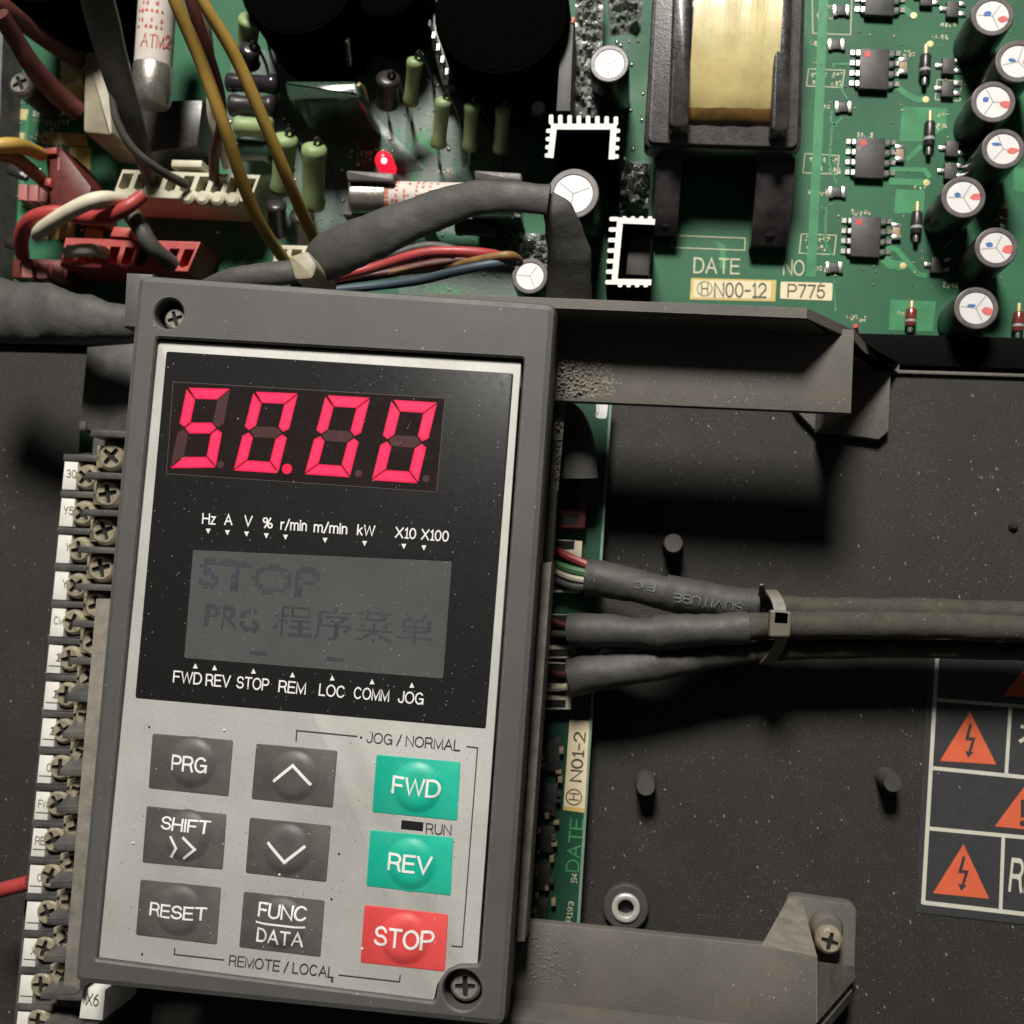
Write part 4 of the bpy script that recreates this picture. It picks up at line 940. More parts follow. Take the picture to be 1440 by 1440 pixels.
flecks([(330, 90), (760, 90), (760, 400), (330, 400)], ZB + .1, 500, .1, .4, board, m_fleck); flecks([(1140, 0), (1440, 0), (1440, 460), (1140, 460)], ZB + .1, 420, .06, .22, board, m_fleck)
# fine print, solder and tracks too small to tell apart
def joints(regs, n, nm, mat, smin, smax):
    mb = MB()
    for _ in range(n):
        x0, y0, x1, y1 = random.choice(regs); c = W(random.uniform(x0, x1), random.uniform(y0, y1), ZB); s = random.uniform(smin, smax)
        mb.lathe([(s, -.02), (s * .9, s * .4), (s * .3, s * .8)], c, seg=7)
    part(nm, mb, mat, board, 60, kind='stuff')
LEFTB = [(330, 90, 560, 340), (480, 100, 720, 250), (20, 140, 120, 330), (560, 330, 760, 410), (280, 150, 460, 330), (860, 0, 905, 240)]
joints(LEFTB, 170, 'solder_joints', m_solder, .25, .7); joints(LEFTB, 90, 'dust_lumps', m_skirt, .2, .6)
joints([(1140, 0, 1440, 460)], 120, 'dust_lumps', m_skirt, .12, .35); joints([(1140, 0, 1440, 460)], 50, 'solder_joints', m_goldpad, .2, .4)
for x0, y0, n, dx in ((350, 120, 6, 9), (470, 205, 5, 8), (560, 180, 5, 10), (640, 225, 6, 9), (380, 260, 5, 8), (30, 300, 4, 8), (1360, 60, 4, 9), (1330, 300, 4, 8), (600, 400, 6, 9)):
    mb = MB()
    for k in range(n):
        ln = random.uniform(20, 60); s = random.choice((-1, 1, 1)); q = [(x0 + k * dx, y0), (x0 + k * dx + 3, y0 + ln * .4), (x0 + k * dx + s * ln * .5, y0 + ln * .9)]
        b = strip(q, 3.2, ZB + .06 + .004 * k, .06); mb.add(b.v, b.f)
    part('fine_tracks', mb, m_trace, board, 0, kind='stuff')
for p in ([(500, 160), (530, 165), (600, 240), (560, 244)], [(640, 120), (690, 110), (700, 160), (650, 240)], [(350, 160), (395, 140), (420, 185), (360, 200)]):
    mb = MB(); mb.prism(rounded(P2(p, ZB + .12), 2), ZB, ZB + .12, .1); part('coating_patch', mb, m_coat, board)
# ================================================================== components standing on the power board
def diode(px, py, ln, label, mat, red=False):
    t = thing('diode', label, 'diode', W(px, py, ZB), 'small diodes among the surface parts'); r = 8 * mpp(px, py, ZB + 2); z = ZB + 1.7
    A = W(px + 1, py - ln / 2, z); B = W(px - 1, py + ln / 2, z); d = B - A; l = d.length; d.normalize()
    mb = MB(); mb.lathe([(r * .85, l * .18), (r, l * .24), (r, l * .8), (r * .85, l * .86)], A, d, 16); part('glass_body', mb, mat, t)
    mb = MB(); mb.lathe([(r * .45, -l * .12), (r * .5, 0), (r * .5, l * .2)], A, d, 12); part('end_lead', mb, m_goldpad, t)
    mb = MB(); mb.lathe([(r * .5, l * .84), (r * .5, l), (r * .45, l * 1.1)], A, d, 12); part('end_lead', mb, m_tin, t)
    mb = MB(); mb.lathe([(r * 1.02, l * .62), (r * 1.02, l * .7)], A, d, 16); part('band', mb, m_score, t)
diode(1301, 92, 46, 'glossy black diode beside the topmost complete chip', m_sleeve); diode(1307, 188, 50, 'glossy black diode above the middle chip with gold upper lead', m_sleeve)
diode(1289, 313, 46, 'glossy black diode beside the lowest chip', m_sleeve); diode(1281, 446, 36, 'brown diode half hidden behind the cover plate rim', m_glass)
diode(1410, 305, 30, 'small red glass diode between two capacitors', m_glass); diode(1432, 452, 40, 'red glass diode at the lower right corner of the board', m_glass)
def chip(px, py, label, s=1.0):
    t = thing('chip', label, 'chip', W(px, py, ZB), 'eight-legged chips in a column'); zt_ = ZB + 2.1
    b = [(px - 20, py - 29), (px + 21, py - 27), (px + 19, py + 30), (px - 22, py + 28)]
    mb = MB(); mb.prism(P2(b, zt_), ZB + .35, zt_, .3); part('body', mb, m_chip, t)
    for k in range(4):
        for s_ in (-1, 1):
            y = py - 21 + k * 14.3 + s_ * .6; x = px + s_ * 21 - (k - 1.5) * .6
            A = W(x - s_ * 1, y, ZB + 1.3); B = W(x + s_ * 5, y, ZB + 1.2); D = W(x + s_ * 8, y, ZB + .25); E = W(x + s_ * 14, y, ZB + .2)
            mb = MB(); w = Vector((0, .62, 0)); h = Vector((0, 0, .28)); rings = [[q - w, q + w, q + w + h, q - w + h] for q in (A, B, D, E)]
            mb.loops(rings, True, True); part('pin', mb, m_tin, t)
    c = W(px - 10, py - 20, zt_); mb = MB(); mb.prism(circle(c, .85, 12), zt_ - .05, zt_ + .05); part('paint_dot', mb, m_dot, t)
chip(1238, -8, 'black chip cut off by the top edge of the picture'); chip(1230, 96, 'black eight-legged chip, uppermost with its red dot showing')
chip(1224, 221, 'black eight-legged chip with red dot, middle of the column'); chip(1218, 332, 'black eight-legged chip with red dot, nearest the P775 sticker')
def capacitor(px, py, rp, zt_, label, marks=True, rot=0.0, bright=False, base=ZB):
    t = thing('capacitor', label, 'capacitor', Vector((*W(px, py, zt_).to_2d(), base)), 'electrolytic capacitors'); c = W(px, py, zt_).to_2d(); r = rp * mpp(px, py, zt_)
    mb = MB(); mb.lathe([(r * .96, base), (r, base + .6), (r, zt_ - .7), (r * .97, zt_ - .25)], (c.x, c.y, 0), seg=32); part('sleeve', mb, m_sleeve, t)
    mb = MB(); mb.holed(circle(c, r * .98, 32), [circle(c, r * .74, 32)], zt_ - .6, zt_, .25, .12); part('sleeve_lip', mb, m_lip, t)
    mb = MB(); mb.prism(circle(c, r * .75, 32), zt_ - .8, zt_ - .22); d = part('vent_top', mb, m_alu, t)
    for k in range(3):
        a = rot + k * 2.0944; e = Vector((math.cos(a), math.sin(a))); q = Vector((-e.y, e.x)) * r * .025
        mb = MB(); mb.prism([c + q, c - q, c - q + e * r * .68, c + q + e * r * .68], zt_ - .3, zt_ - .19); part('vent_score', mb, m_score, d)
    if marks:
        for off, mt, sx, sy in ((Vector((-.26, .12)), m_blue, .19, .11), (Vector((.52, -.06)), m_pink, .27, .19)):
            p = c + (off + Vector((random.uniform(-.1, .1), random.uniform(-.12, .12)))) * r; sx *= random.uniform(.7, 1.2); sy *= random.uniform(.7, 1.3); poly = [p + Vector((math.cos(a) * sx, math.sin(a) * sy)) * r * random.uniform(.75, 1.15) for a in [k * .7 for k in range(9)]]
            mb = MB(); mb.prism(poly, zt_ - .28, zt_ - .15); part('paint_mark', mb, mt, d)
    return t
for px, py, rp, lb in ((1396, 22, 31, 'small capacitor cut by the top edge, first in the right-hand cluster'), (1432, 86, 33, 'capacitor half out of the picture at the right edge, below the first'),
                       (1397, 143, 32, 'third capacitor down in the right-hand cluster, blue and red marks'), (1411, 209, 31, 'fourth capacitor down in the right-hand cluster'),
                       (1355, 277, 32, 'leftmost capacitor of the right-hand cluster, beside the lowest chip'), (1401, 348, 31, 'sixth capacitor down in the right-hand cluster, above the last'),
                       (1373, 433, 32, 'lowest capacitor of the right-hand cluster, at the plate rim')):
    capacitor(px, py, rp, 8.0 + random.uniform(-1.5, 1.5), lb, True, random.uniform(.9, 2.1))
capacitor(857, 89, 28, 14, 'capacitor with pale top left of the transformer', False, .5); capacitor(806, 272, 37, 18, 'large capacitor with glaring white top behind the grey sleeve', False, .4)
capacitor(757, 151, 12, 8, 'tiny capacitor with a blue spot beside the toothed heat sink', False, .3); capacitor(745, 388, 26, 12, 'capacitor with cracked glue on top beside the sleeve bend', False, 1.0)
c = W(757, 151, 8.2); mb = MB(); mb.prism(circle(c, .8, 10), 7.5, 8.05); single('paint_spot', mb, m_blue, 'blue paint spot on the tiny capacitor', 'paint spot', c) if False else None
# toothed heat sinks
def heatsink(path, ticks, label, zt_):
    t = thing('heat_sink', label, 'heat sink', Vector((*W(path[0][0], path[0][1], zt_).to_2d(), ZB)), 'small toothed heat sinks')
    q = [W(a, b, zt_).to_2d() for a, b in path]; w = 4.2 * mpp(path[0][0], path[0][1], zt_)
    Lh = []; Rh = []
    for i, p in enumerate(q):
        d1 = (q[i] - q[i - 1]).normalized() if i else (q[1] - q[0]).normalized(); d2 = (q[i + 1] - q[i]).normalized() if i < len(q) - 1 else d1
        n1 = Vector((-d1.y, d1.x)); n2 = Vector((-d2.y, d2.x)); m = (n1 + n2) / max(.5, 1 + n1.dot(n2)) * w; Lh.append(p + m); Rh.append(p - m)
    poly = Lh + Rh[::-1]
    mb = MB(); mb.prism(poly, ZB, zt_ - .05); web = part('web', mb, m_anod, t)
    mb = MB(); mb.prism(poly, zt_ - .1, zt_); part('sawn_end', mb, m_alucut, web)
    for (a, b), (c_, d_) in ticks:
        A = W(a, b, zt_).to_2d(); B = W(c_, d_, zt_).to_2d(); d = (B - A).normalized(); n = Vector((-d.y, d.x)) * .55
        po = rounded([A - n, A + n, B + n, B - n], .4, 2)
        mb = MB(); mb.prism(po, ZB, zt_ - .05); f = part('fin', mb, m_anod, t); mb = MB(); mb.prism(po, zt_ - .1, zt_ + .01); part('sawn_end', mb, m_alucut, f)
tk = [((775 + k * 13.0, 175 + k * .2), (775 + k * 13.0, 161 + k * .4)) for k in range(8)]
tk += [((777 - k * .6, 184 + k * 11.5), (768 - k * .6, 184 + k * 11.5)) for k in range(4)] + [((863 - k * .6, 184 + k * 12), (872 - k * .6, 184 + k * 12)) for k in range(4)]
heatsink([(774, 222), (779, 178), (863, 178), (860, 224)], tk, 'upper toothed heat sink with open side facing the keypad', 19)
tk = [((870 - k * 1.4, 308 + k * 14.8), (857 - k * 1.0, 308 + k * 14.8)) for k in range(7)] + [((878 + k * 12, 311), (878 + k * 12, 304)) for k in range(4)] + [((872 + k * 12, 397), (872 + k * 12, 404)) for k in range(4)]
heatsink([(921, 312), (872, 310), (864, 396), (916, 397)], tk, 'lower toothed heat sink opening towards the transformer foot', 19)
mb = MB(); mb.prism(P2([(885, 320), (918, 322), (912, 388), (880, 386)], 12), ZB, 12, .5); single('transistor_package', mb, m_chip, 'black transistor package inside the lower heat sink', 'transistor', W(900, 350, ZB))
# transformer
tr = thing('transformer', 'black transformer with a yellow taped winding', 'transformer', W(1020, 100, ZB))
zt_ = 11.0
mb = MB(); mb.prism(rounded(P2([(921, -60), (1134, -60), (1126, 214), (905, 207)], zt_ - 1), 2.2), zt_ - 7, zt_ - 1, .5); part('flange_edge', mb, m_gloss, tr)
mb = MB(); mb.prism(rounded(P2([(925, -60), (1130, -60), (1121, 207), (911, 200)], zt_), 1.8), zt_ - 2, zt_, .3); part('flange_top', mb, m_bobtop, tr)
mb = MB(); mb.prism(P2([(925, -60), (1120, -60), (1112, 200), (920, 195)], zt_ - 7), ZB + .5, zt_ - 6.9); part('core', mb, m_sleeve, tr)
for x0, x1, y1 in ((942, 970, 178), (1086, 1110, 184)):
    mb = MB(); mb.prism(rounded(P2([(x0 + 6, -60), (x1 + 6, -60), (x1 - 1, y1), (x0 - 2, y1)], zt_ + 6), 1.5), zt_ - 1, zt_ + 6, .8); part('bobbin_cheek', mb, m_gloss, tr)
def winding(ya, yb_, zc, ry, xa, xb, mat, nm):
    mb = MB(); rings = []
    for k in range(15):
        a = math.pi * k / 14; rings.append((ya + (yb_ - ya) * (1 - math.cos(a)) / 2, zc + ry * math.sin(a)))
    n = 11; V = []
    for y, z in rings:
        V.append([Vector((xa + (xb - xa) * i / (n - 1), y, z + .25 * math.sin(i * 2.1) + .35 * math.sin(math.pi * i / (n - 1)))) for i in range(n)])
    vs = [q for r_ in V for q in r_]; mb.add(vs, [[r_ * n + i, r_ * n + i + 1, (r_ + 1) * n + i + 1, (r_ + 1) * n + i] for r_ in range(len(V) - 1) for i in range(n - 1)])
    return part(nm, mb, mat, tr, 60)
a = W(968, 160, zt_ + 2); b = W(1088, 160, zt_ + 2)
winding(W(1020, 172, zt_).y, W(1020, -120, zt_).y, zt_ - .5, 7.0, a.x - .3, b.x + .3, m_tape, 'tape_winding')
winding(W(1020, 176, zt_).y, W(1020, 110, zt_).y, zt_ - .6, 3.4, a.x - .2, b.x + .2, m_tapedk, 'browned_tape')
for x0, x1, ya, yb_ in ((917, 952, 250, 331), (1056, 1108, 255, 345)):
    y0 = W(x0, ya, 2).y; y1 = W(x0, yb_, -3).y; xa = W(x0, yb_, -1).x; xb = W(x1, yb_, -1).x
    prof = [(y0 + 6, 5), (y0, 4.4), (y0 - (y0 - y1) * .35, 3), (y0 - (y0 - y1) * .75, .6), (y1, -3), (y1, -7.9), (y0 + 6, -7.9)]
    mb = MB(); mb.loops([[Vector((xa, y, z)) for y, z in prof], [Vector((xb, y, z)) for y, z in prof]], True, True); part('foot', mb, m_gloss, tr)
    mb = MB(); mb.lathe([(1.9, 0), (1.8, .8), (.8, 1.1)], ((xa + xb) / 2, y1 + 3.6, -1.2), Vector((0, -.3, 1)), 16); part('foot_pin', mb, m_gloss, tr)
# hybrid module standing by the heat sink, coated board strips
t = thing('hybrid_module', 'upright dark grey module with coated pins left of a capacitor', 'module', W(800, 100, ZB))
mb = MB(); mb.prism(P2([(790, 30), (807, 28), (802, 156), (782, 156)], 17), ZB, 17, .4); part('slab', mb, m_case, t)
mb = MB(); mb.prism(P2([(812, -40), (846, -40), (842, 165), (806, 165)], 2), ZB, 2, .6); part('resin_strip', mb, m_resin, t)
part('resin_lumps', lumpy([(810, -30), (850, -30), (844, 165), (806, 165)], 2.0, 40, 200, 4.0, .4, .2, 2.2, True), m_resin, t, 60)
for k in range(8):
    c = W(824 + random.uniform(-7, 7) - k * .3, 6 + k * 20 + random.uniform(-5, 5), 4); mb = MB(); mb.box((c.x, c.y, 1.6), (.8, 1.5, 4.5)); part('pin', mb, m_clip, t)
mb = MB(); mb.prism(P2([(804, 24), (808, 24), (807, 32), (803, 32)], 17.3), 12, 17.3); part('red_tip', mb, m_dot, t)
def blob(pts, zt2, label):
    single('resin_blob', lumpy(pts, ZB + .2, 40, 60, zt2 - ZB, .35, .15, pts[0][0] * .1, True), m_resin, label, 'resin', W(pts[0][0], pts[0][1], ZB), None, 60)
blob([(872, 225), (916, 228), (912, 305), (868, 302)], 2, 'shiny resin smear beside the transformer foot'); blob([(712, 325), (772, 330), (772, 380), (715, 378)], 1, 'shiny resin smear above the cracked capacitor')
blob([(852, -20), (905, -20), (902, 45), (858, 50)], -3, 'shiny resin film above the pale capacitor')
# resistors
def resistor(pa, pb, za, zb, rp, mat, label, lead=True, nm='resistor', grp='pale green resistors standing on the board'):
    A = W(*pa, za); B = W(*pb, zb); r = rp * mpp(*pa, za); d = B - A; l = d.length; d.normalize()
    t = thing(nm, label, nm, Vector((B.x, B.y, ZB)), grp)
    mb = MB(); mb.lathe([(r * .5, 0), (r * .95, l * .04), (r * 1.02, l * .12), (r * .9, l * .24), (r * .88, l * .76), (r * 1.02, l * .88), (r * .95, l * .96), (r * .5, l)], A, d, 20); part('body', mb, mat, t, 60)
    if lead:
        q = W(pb[0] + 2, pb[1] + 22, ZB); mb = MB(); mb.tube([B - d * .5, B.lerp(q, .5), q], [.45, .45, .5], 8); part('lead', mb, m_tin, t)
        q = W(pa[0] + 26, pa[1] + 40, ZB); mb = MB(); mb.tube([A + d * .3, A - d * 1.6 + Vector((1, 0, .2)), A.lerp(q, .45) + Vector((1.5, 0, 0)), q], [.45] * 4, 8); part('lead', mb, m_sleeve, t)
resistor((402, 190), (396, 272), 14, 2, 17, m_resist, 'pale green resistor half covered by a yellow wire'); resistor((442, 203), (440, 295), 15, 2, 17.5, m_resist, 'largest pale green resistor, right of the yellow wires')
resistor((584, 82), (577, 148), 14, 4, 11.5, m_resist, 'slim pale green resistor above the lit indicator'); resistor((624, 138), (616, 208), 12, 2, 11.5, m_resist, 'slim pale green resistor, second from the film capacitor')
resistor((664, 145), (660, 212), 12, 2, 11, m_resist, 'slim green resistor in shade, third in the row'); resistor((708, 150), (703, 215), 12, 2, 11, m_resist, 'slim green resistor in shade, last in the row')
resistor((546, 108), (545, 148), 14, 6, 17, m_sleeve, 'short black barrel component on a thick lead', True, 'diode', None)
resistor((352, 25), (346, 70), 14, 6, 16, m_resist, 'dim green resistor at the top between yellow wires'); resistor((330, 178), (384, 180), 8, 8, 14, m_resist, 'green resistor lying flat under the yellow wires', False)
resistor((328, 210), (386, 213), 3, 3, 17, m_film, 'dark green barrel lying below the flat resistor', False, 'inductor', None)
resistor((318, 116), (392, 119), 8, 8, 13, m_glassd, 'dark glossy barrel lying above the flat green resistor', False, 'diode_barrel', None)
resistor((322, 148), (388, 151), 7, 7, 15, m_sleeve, 'black barrel lying between two flat parts under the yellow wires', False, 'inductor', None)
resistor((352, 66), (352, 92), 12, 6, 14, m_glassd, 'bluish dark bead under the dim green resistor', True, 'bead', None)
resistor((488, 52), (492, 92), 10, 0, 5, m_tin, 'bright bent lead beside the film capacitor', False, 'lead', None)
resistor((424, 300), (428, 338), 6, -2, 17, m_sleeve, 'dark stub below the largest pale green resistor', False, 'stub', None)
resistor((388, 285), (392, 330), 6, -2, 14, m_sleeve, 'dark stub below the half covered green resistor', False, 'stub', None)
resistor((640, 318), (700, 322), 0, 0, 13, m_sleeve, 'dark barrel in shade under the diagonal sleeve', False, 'inductor', None)
resistor((600, 320), (612, 345), 0, -4, 10, m_resist, 'small green stub in shade below the horizontal fuse', False, 'stub', None)
# film capacitor
t = thing('film_capacitor', 'glossy dark green film capacitor block left of the red indicator', 'capacitor', W(460, 180, ZB))
mb = MB(); mb.prism(rounded(P2([(398, 112), (502, 112), (508, 138), (404, 140)], 16), 1.6, 4), ZB + 1, 16, 1.3); part('body', mb, m_film, t)
mb = MB(); mb.tube([W(505, 118, 14), W(514, 130, 8), W(518, 165, ZB)], [.45] * 3, 8); part('lead', mb, m_goldpad, t)
# lit indicator
t = thing('indicator_lamp', 'lit red indicator lamp above the horizontal fuse', 'indicator lamp', W(540, 232, ZB))
c = W(540, 226, 1); r = 12.5 * mpp(540, 226, 1); mb = MB(); ax = (Vector((0, 0, DCAM)) - c).normalized()
mb.lathe([(r, -5), (r, 0), (r * .94, 1.0), (r * .75, 1.9), (r * .45, 2.5), (r * .1, 2.7)], c, Vector((0, .1, 1)), 20); part('lens', mb, m_led, t, 60)
mb = MB(); mb.lathe([(r * .34, 2.2), (r * .32, 2.7), (r * .1, 2.85)], c, ax, 14); part('glowing_core', mb, m_ledhot, t, 60)
# horizontal fuse in clips
t = thing('fuse', 'cream fuse with orange print lying in dark clips', 'fuse', W(600, 290, ZB))
A = W(496, 277, 6); B = W(724, 283, 6); d = (B - A); l = d.length; d.normalize(); r = 24 * mpp(600, 280, 6)
mb = MB(); mb.lathe([(r * .9, 0), (r, .4), (r, l * .215), (r * .97, l * .22)], A, d, 28); part('end_cap', mb, m_cap, t)
mb = MB(); mb.lathe([(r * .97, l * .78), (r, l * .785), (r, l - .4), (r * .9, l)], A, d, 28); part('end_cap', mb, m_cap, t)
mb = MB(); mb.lathe([(r * .95, l * .21), (r * .95, l * .79)], A, d, 28); tube_ = part('barrel', mb, m_ceram, t)
side = d.cross(Vector((0, 0, 1))).normalized(); upv = side.cross(d)
def on_barrel(a0, a1, h0, h1, mat, n=8, R=None):
    R = (R or r * .95) + .05; mb = MB(); vs = []
    for i in range(n + 1):
        a = a0 + (a1 - a0) * i / n
        for h in (h0, h1): vs.append(A + d * h + side * R * math.sin(a) + upv * R * math.cos(a))
    mb.add(vs, [[2 * i, 2 * i + 1, 2 * i + 3, 2 * i + 2] for i in range(n)]); part('print_band', mb, mat, tube_, 60)
on_barrel(-1.5, 1.4, l * .215, l * .245, m_forange)
for k in range(9):
    for h in (.262, .285, .335, .36, .41, .445, .49, .53):
        if random.random() < .72: on_barrel(-1.4 + k * .3, -1.4 + k * .3 + random.uniform(.12, .24), l * h, l * (h + random.uniform(.012, .02)), m_forange, 2)
for x in (486, 666):
    c = thing('fuse_clip', 'dark %s clip gripping the horizontal fuse' % ('leftmost' if x < 600 else 'partly hidden second'), 'fuse clip', W(x + 30, 300, ZB), 'fuse clips')
    mb = MB(); mb.prism(rounded(P2([(x, 239), (x + 68, 243), (x + 68, 256), (x + 2, 254)], 12), .8), 8, 12, .5); part('spring_leaf', mb, m_clip, c)
    mb = MB(); mb.prism(P2([(x - 2, 297), (x + 66, 301), (x + 66, 306), (x - 4, 302)], 6), ZB, 6, .2); part('front_leaf', mb, m_clip, c)
    mb = MB(); mb.prism(P2([(x + 4, 246), (x + 64, 248), (x + 64, 300), (x + 2, 300)], -2), ZB, -2, .3); part('clip_base', mb, m_clip, c)
# standing fuse
t = thing('fuse', 'pale standing fuse with pink print and a bright metal end', 'fuse', W(214, 140, ZB))
A = W(226, -70, 20); B = W(212, 150, 15); d = (B - A); l = d.length; d.normalize(); r = 25 * mpp(215, 80, 20)
mb = MB(); mb.lathe([(r, 0), (r, l * .74)], A, d, 28); tube_ = part('barrel', mb, m_ceram, t)
mb = MB(); mb.lathe([(r * 1.0, l * .735), (r * 1.05, l * .745), (r * 1.05, l * .97), (r * .9, l), (r * .3, l)], A, d, 28); part('end_cap', mb, m_cap, t)
side = d.cross(Vector((0, 0, 1))).normalized(); upv = side.cross(d)
wrap_text('ATM2', (197, 64), (239, 68), 17, m_fprint, tube_, [(A + d * (l * k / 80), r * 1.01) for k in range(60)], 40.0, .015)
for row, h in ((0, .37), (1, .42), (2, .475), (3, .52)):
    for k in range(6):
        if random.random() < .8: on_barrel(-.8 + k * .26, -.8 + k * .26 + random.uniform(.1, .2), l * h, l * (h + random.uniform(.012, .025)), m_fprint, 2, r)
mb = MB(); mb.prism(P2([(195, 140), (285, 140), (278, 205), (205, 215)], 4), ZB, 4, .8); single('fuse_holder', mb, m_sleeve, 'black holder under the standing fuse', 'fuse holder', W(240, 180, ZB))
# large dark parts along the top edge
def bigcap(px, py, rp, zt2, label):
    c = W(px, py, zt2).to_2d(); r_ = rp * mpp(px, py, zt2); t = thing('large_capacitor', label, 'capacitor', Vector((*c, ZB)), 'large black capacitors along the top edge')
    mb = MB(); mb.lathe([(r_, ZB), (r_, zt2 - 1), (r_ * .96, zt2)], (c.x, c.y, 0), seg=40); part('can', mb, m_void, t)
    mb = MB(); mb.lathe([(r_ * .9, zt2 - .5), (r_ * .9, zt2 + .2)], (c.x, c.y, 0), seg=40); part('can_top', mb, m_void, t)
bigcap(418, -30, 82, 20, 'large black capacitor at the top, above the green film capacitor'); bigcap(705, 15, 95, 22, 'large black capacitor at the top, left of the hybrid module'); bigcap(540, -32, 58, 14, 'middle black capacitor at the top, beside the glinting pins'); bigcap(62, -85, 90, 30, 'large black capacitor in the upper left corner behind maroon wires')  # first and corner cans made taller to throw shade over the board
mb = MB()
t = thing('pin_header', 'row of glinting pins between the large black capacitors', 'pins', W(610, 60, ZB))
mb.prism(P2([(585, -20), (600, -20), (640, 120), (622, 120)], 0), ZB, 0, .4); part('strip', mb, m_sleeve, t)
for k in range(7):
    c = W(591 + k * 6.2, -2 + k * 17, 4); mb = MB(); mb.box((c.x, c.y, 0), (.7, 1.6, 8)); part('pin', mb, m_tin, t)
# board screw
t = thing('board_screw', 'steel cross-head screw on a spacer at the board corner', 'screw', W(40, 138, ZB))
c = W(27, 116, 8).to_2d(); r = mpp(27, 116, 8); mb = MB(); mb.lathe([(15 * r, ZB), (15 * r, 5)], (c.x, c.y, 0), seg=16); part('spacer', mb, m_clip, t)
screw(t, 'head', c, 5, 17 * r, 2.8, .5, m_steel)
# ================================================================== connectors, upper left
def slotted(pts, zt2, zb2, n, mat, dark, label, name, hole=(.25, .8)):
    """a box connector seen from above: pts TL TR BR BL, n open cells cut in its top"""
    tl, tr_, br_, bl = (Vector(p) for p in pts); t = thing(name, label, 'connector', W((tl.x + br_.x) / 2, (tl.y + br_.y) / 2, ZB))
    def q(u, v): p = tl.lerp(tr_, u).lerp(bl.lerp(br_, u), v); return W(p.x, p.y, zt2).to_2d()
    hs = []
    for k in range(n):
        a = (k + .16) / n; b = (k + .84) / n; hs.append([q(a, hole[0]), q(b, hole[0]), q(b, hole[1]), q((a + b) / 2, min(.95, hole[1] + .08)), q(a, hole[1])])
    mb = MB(); mb.holed([q(0, 0), q(1, 0), q(1, 1), q(0, 1)], hs, zb2, zt2, .25); part('housing', mb, mat, t)
    mb = MB(); mb.prism([q(.01, .02), q(.99, .02), q(.99, .98), q(.01, .98)], zb2 - .1, zt2 - 4.5); part('cell_floor', mb, dark, t)
    return t
lc_ = slotted([(92, 334), (282, 340), (264, 382), (84, 374)], 6, ZB, 9, m_conr, m_conrd, 'long dusty red connector beneath the twisted red and white wires', 'red_connector')
mb = MB(); mb.prism(P2([(160, 318), (184, 320), (182, 334), (154, 332)], 7), 0, 7, .4); part('latch', mb, m_conr, lc_)
mb = MB(); mb.prism(P2([(18, 362), (100, 366), (96, 394), (16, 390)], 2), ZB, 2, .4); part('header', mb, m_conrd, lc_)
for k in range(3):
    mb = MB(); mb.prism(rounded(P2([(30 + k * 21, 366 + k), (45 + k * 21, 367 + k), (45 + k * 21, 391 + k), (30 + k * 21, 390 + k)], 4), .5), 0, 4, .3); part('header_tooth', mb, m_pinkpin, lc_)
t = thing('plug', 'dark red plug with two pink header teeth below the yellow wire', 'connector', W(80, 250, ZB))
mb = MB(); mb.prism(P2([(62, 212), (85, 206), (128, 262), (124, 300), (70, 290)], 8), ZB, 8, .8); part('housing', mb, m_conrd, t)
mb = MB(); mb.prism(P2([(58, 208), (80, 206), (79, 216), (58, 217)], 9.5), 4, 9.5, .5); part('latch', mb, m_conr, t)
mb = MB(); mb.prism(P2([(56, 247), (72, 250), (70, 262), (52, 260)], 9.5), 4, 9.5, .8); part('latch', mb, m_conr, t)
for k in range(3):
    mb = MB(); mb.prism(P2([(26 + k * 15, 258 + k), (38 + k * 15, 259 + k), (38 + k * 15, 282 + k), (25 + k * 15, 281 + k)], 3), ZB, 3, .3); part('header_tooth', mb, m_pinkpin, t)
part('number_mark', strip([(79, 222), (83, 222), (82, 239)], 2.4, 8.1), m_pinkpin, t, 0)
for lb, x, y in (('black clip beside the dark red plug', 22, 243), ('black clip at the left end of the long red connector', 18, 345)):
    mb = MB(); mb.tube([W(x - 6, y - 4, 0), W(x + 6, y + 2, 2), W(x + 16, y + 8, 2)], [1.6, 1.4, 1.0], 8); single('lead_clip', mb, m_sleeve, lb, 'clip', W(x, y, ZB))
wc = slotted([(172, 238), (366, 246), (352, 284), (158, 275)], 8, ZB, 9, m_conw, m_dark, 'long ivory connector with open cells under the yellow wires', 'ivory_connector', (.14, .68))
mb = MB(); mb.prism(P2([(241, 224), (284, 225), (283, 235), (240, 234)], 9), 2, 9, .4); part('latch', mb, m_conw, wc)
for k in range(4):
    mb = MB(); c = W(264 + k * 21, 277 + k, 8.5); mb.lathe([(1.9, -3), (1.9, 0), (1.2, .7)], c, seg=12); part('rib', mb, m_conw, wc)
wc2 = slotted([(388, 344), (450, 346), (446, 374), (382, 372)], 8, ZB, 3, m_conw, m_dark, 'small ivory connector where the two yellow wires end', 'ivory_connector', (.2, .7))
t = thing('faston_housing', 'yellowed translucent housing with spade terminals under the maroon wires', 'connector', W(130, 180, ZB))
mb = MB(); mb.prism(rounded(P2([(118, 72), (150, 70), (158, 190), (116, 186)], 12), 1.2), ZB, 12, 1.0); part('housing', mb, m_tie, t)
for y in (60, 92):
    mb = MB(); mb.prism(P2([(84, y - 14), (118, y - 12), (116, y + 26), (84, y + 28)], 6), ZB, 6, .5); part('spade', mb, m_goldpad, t)
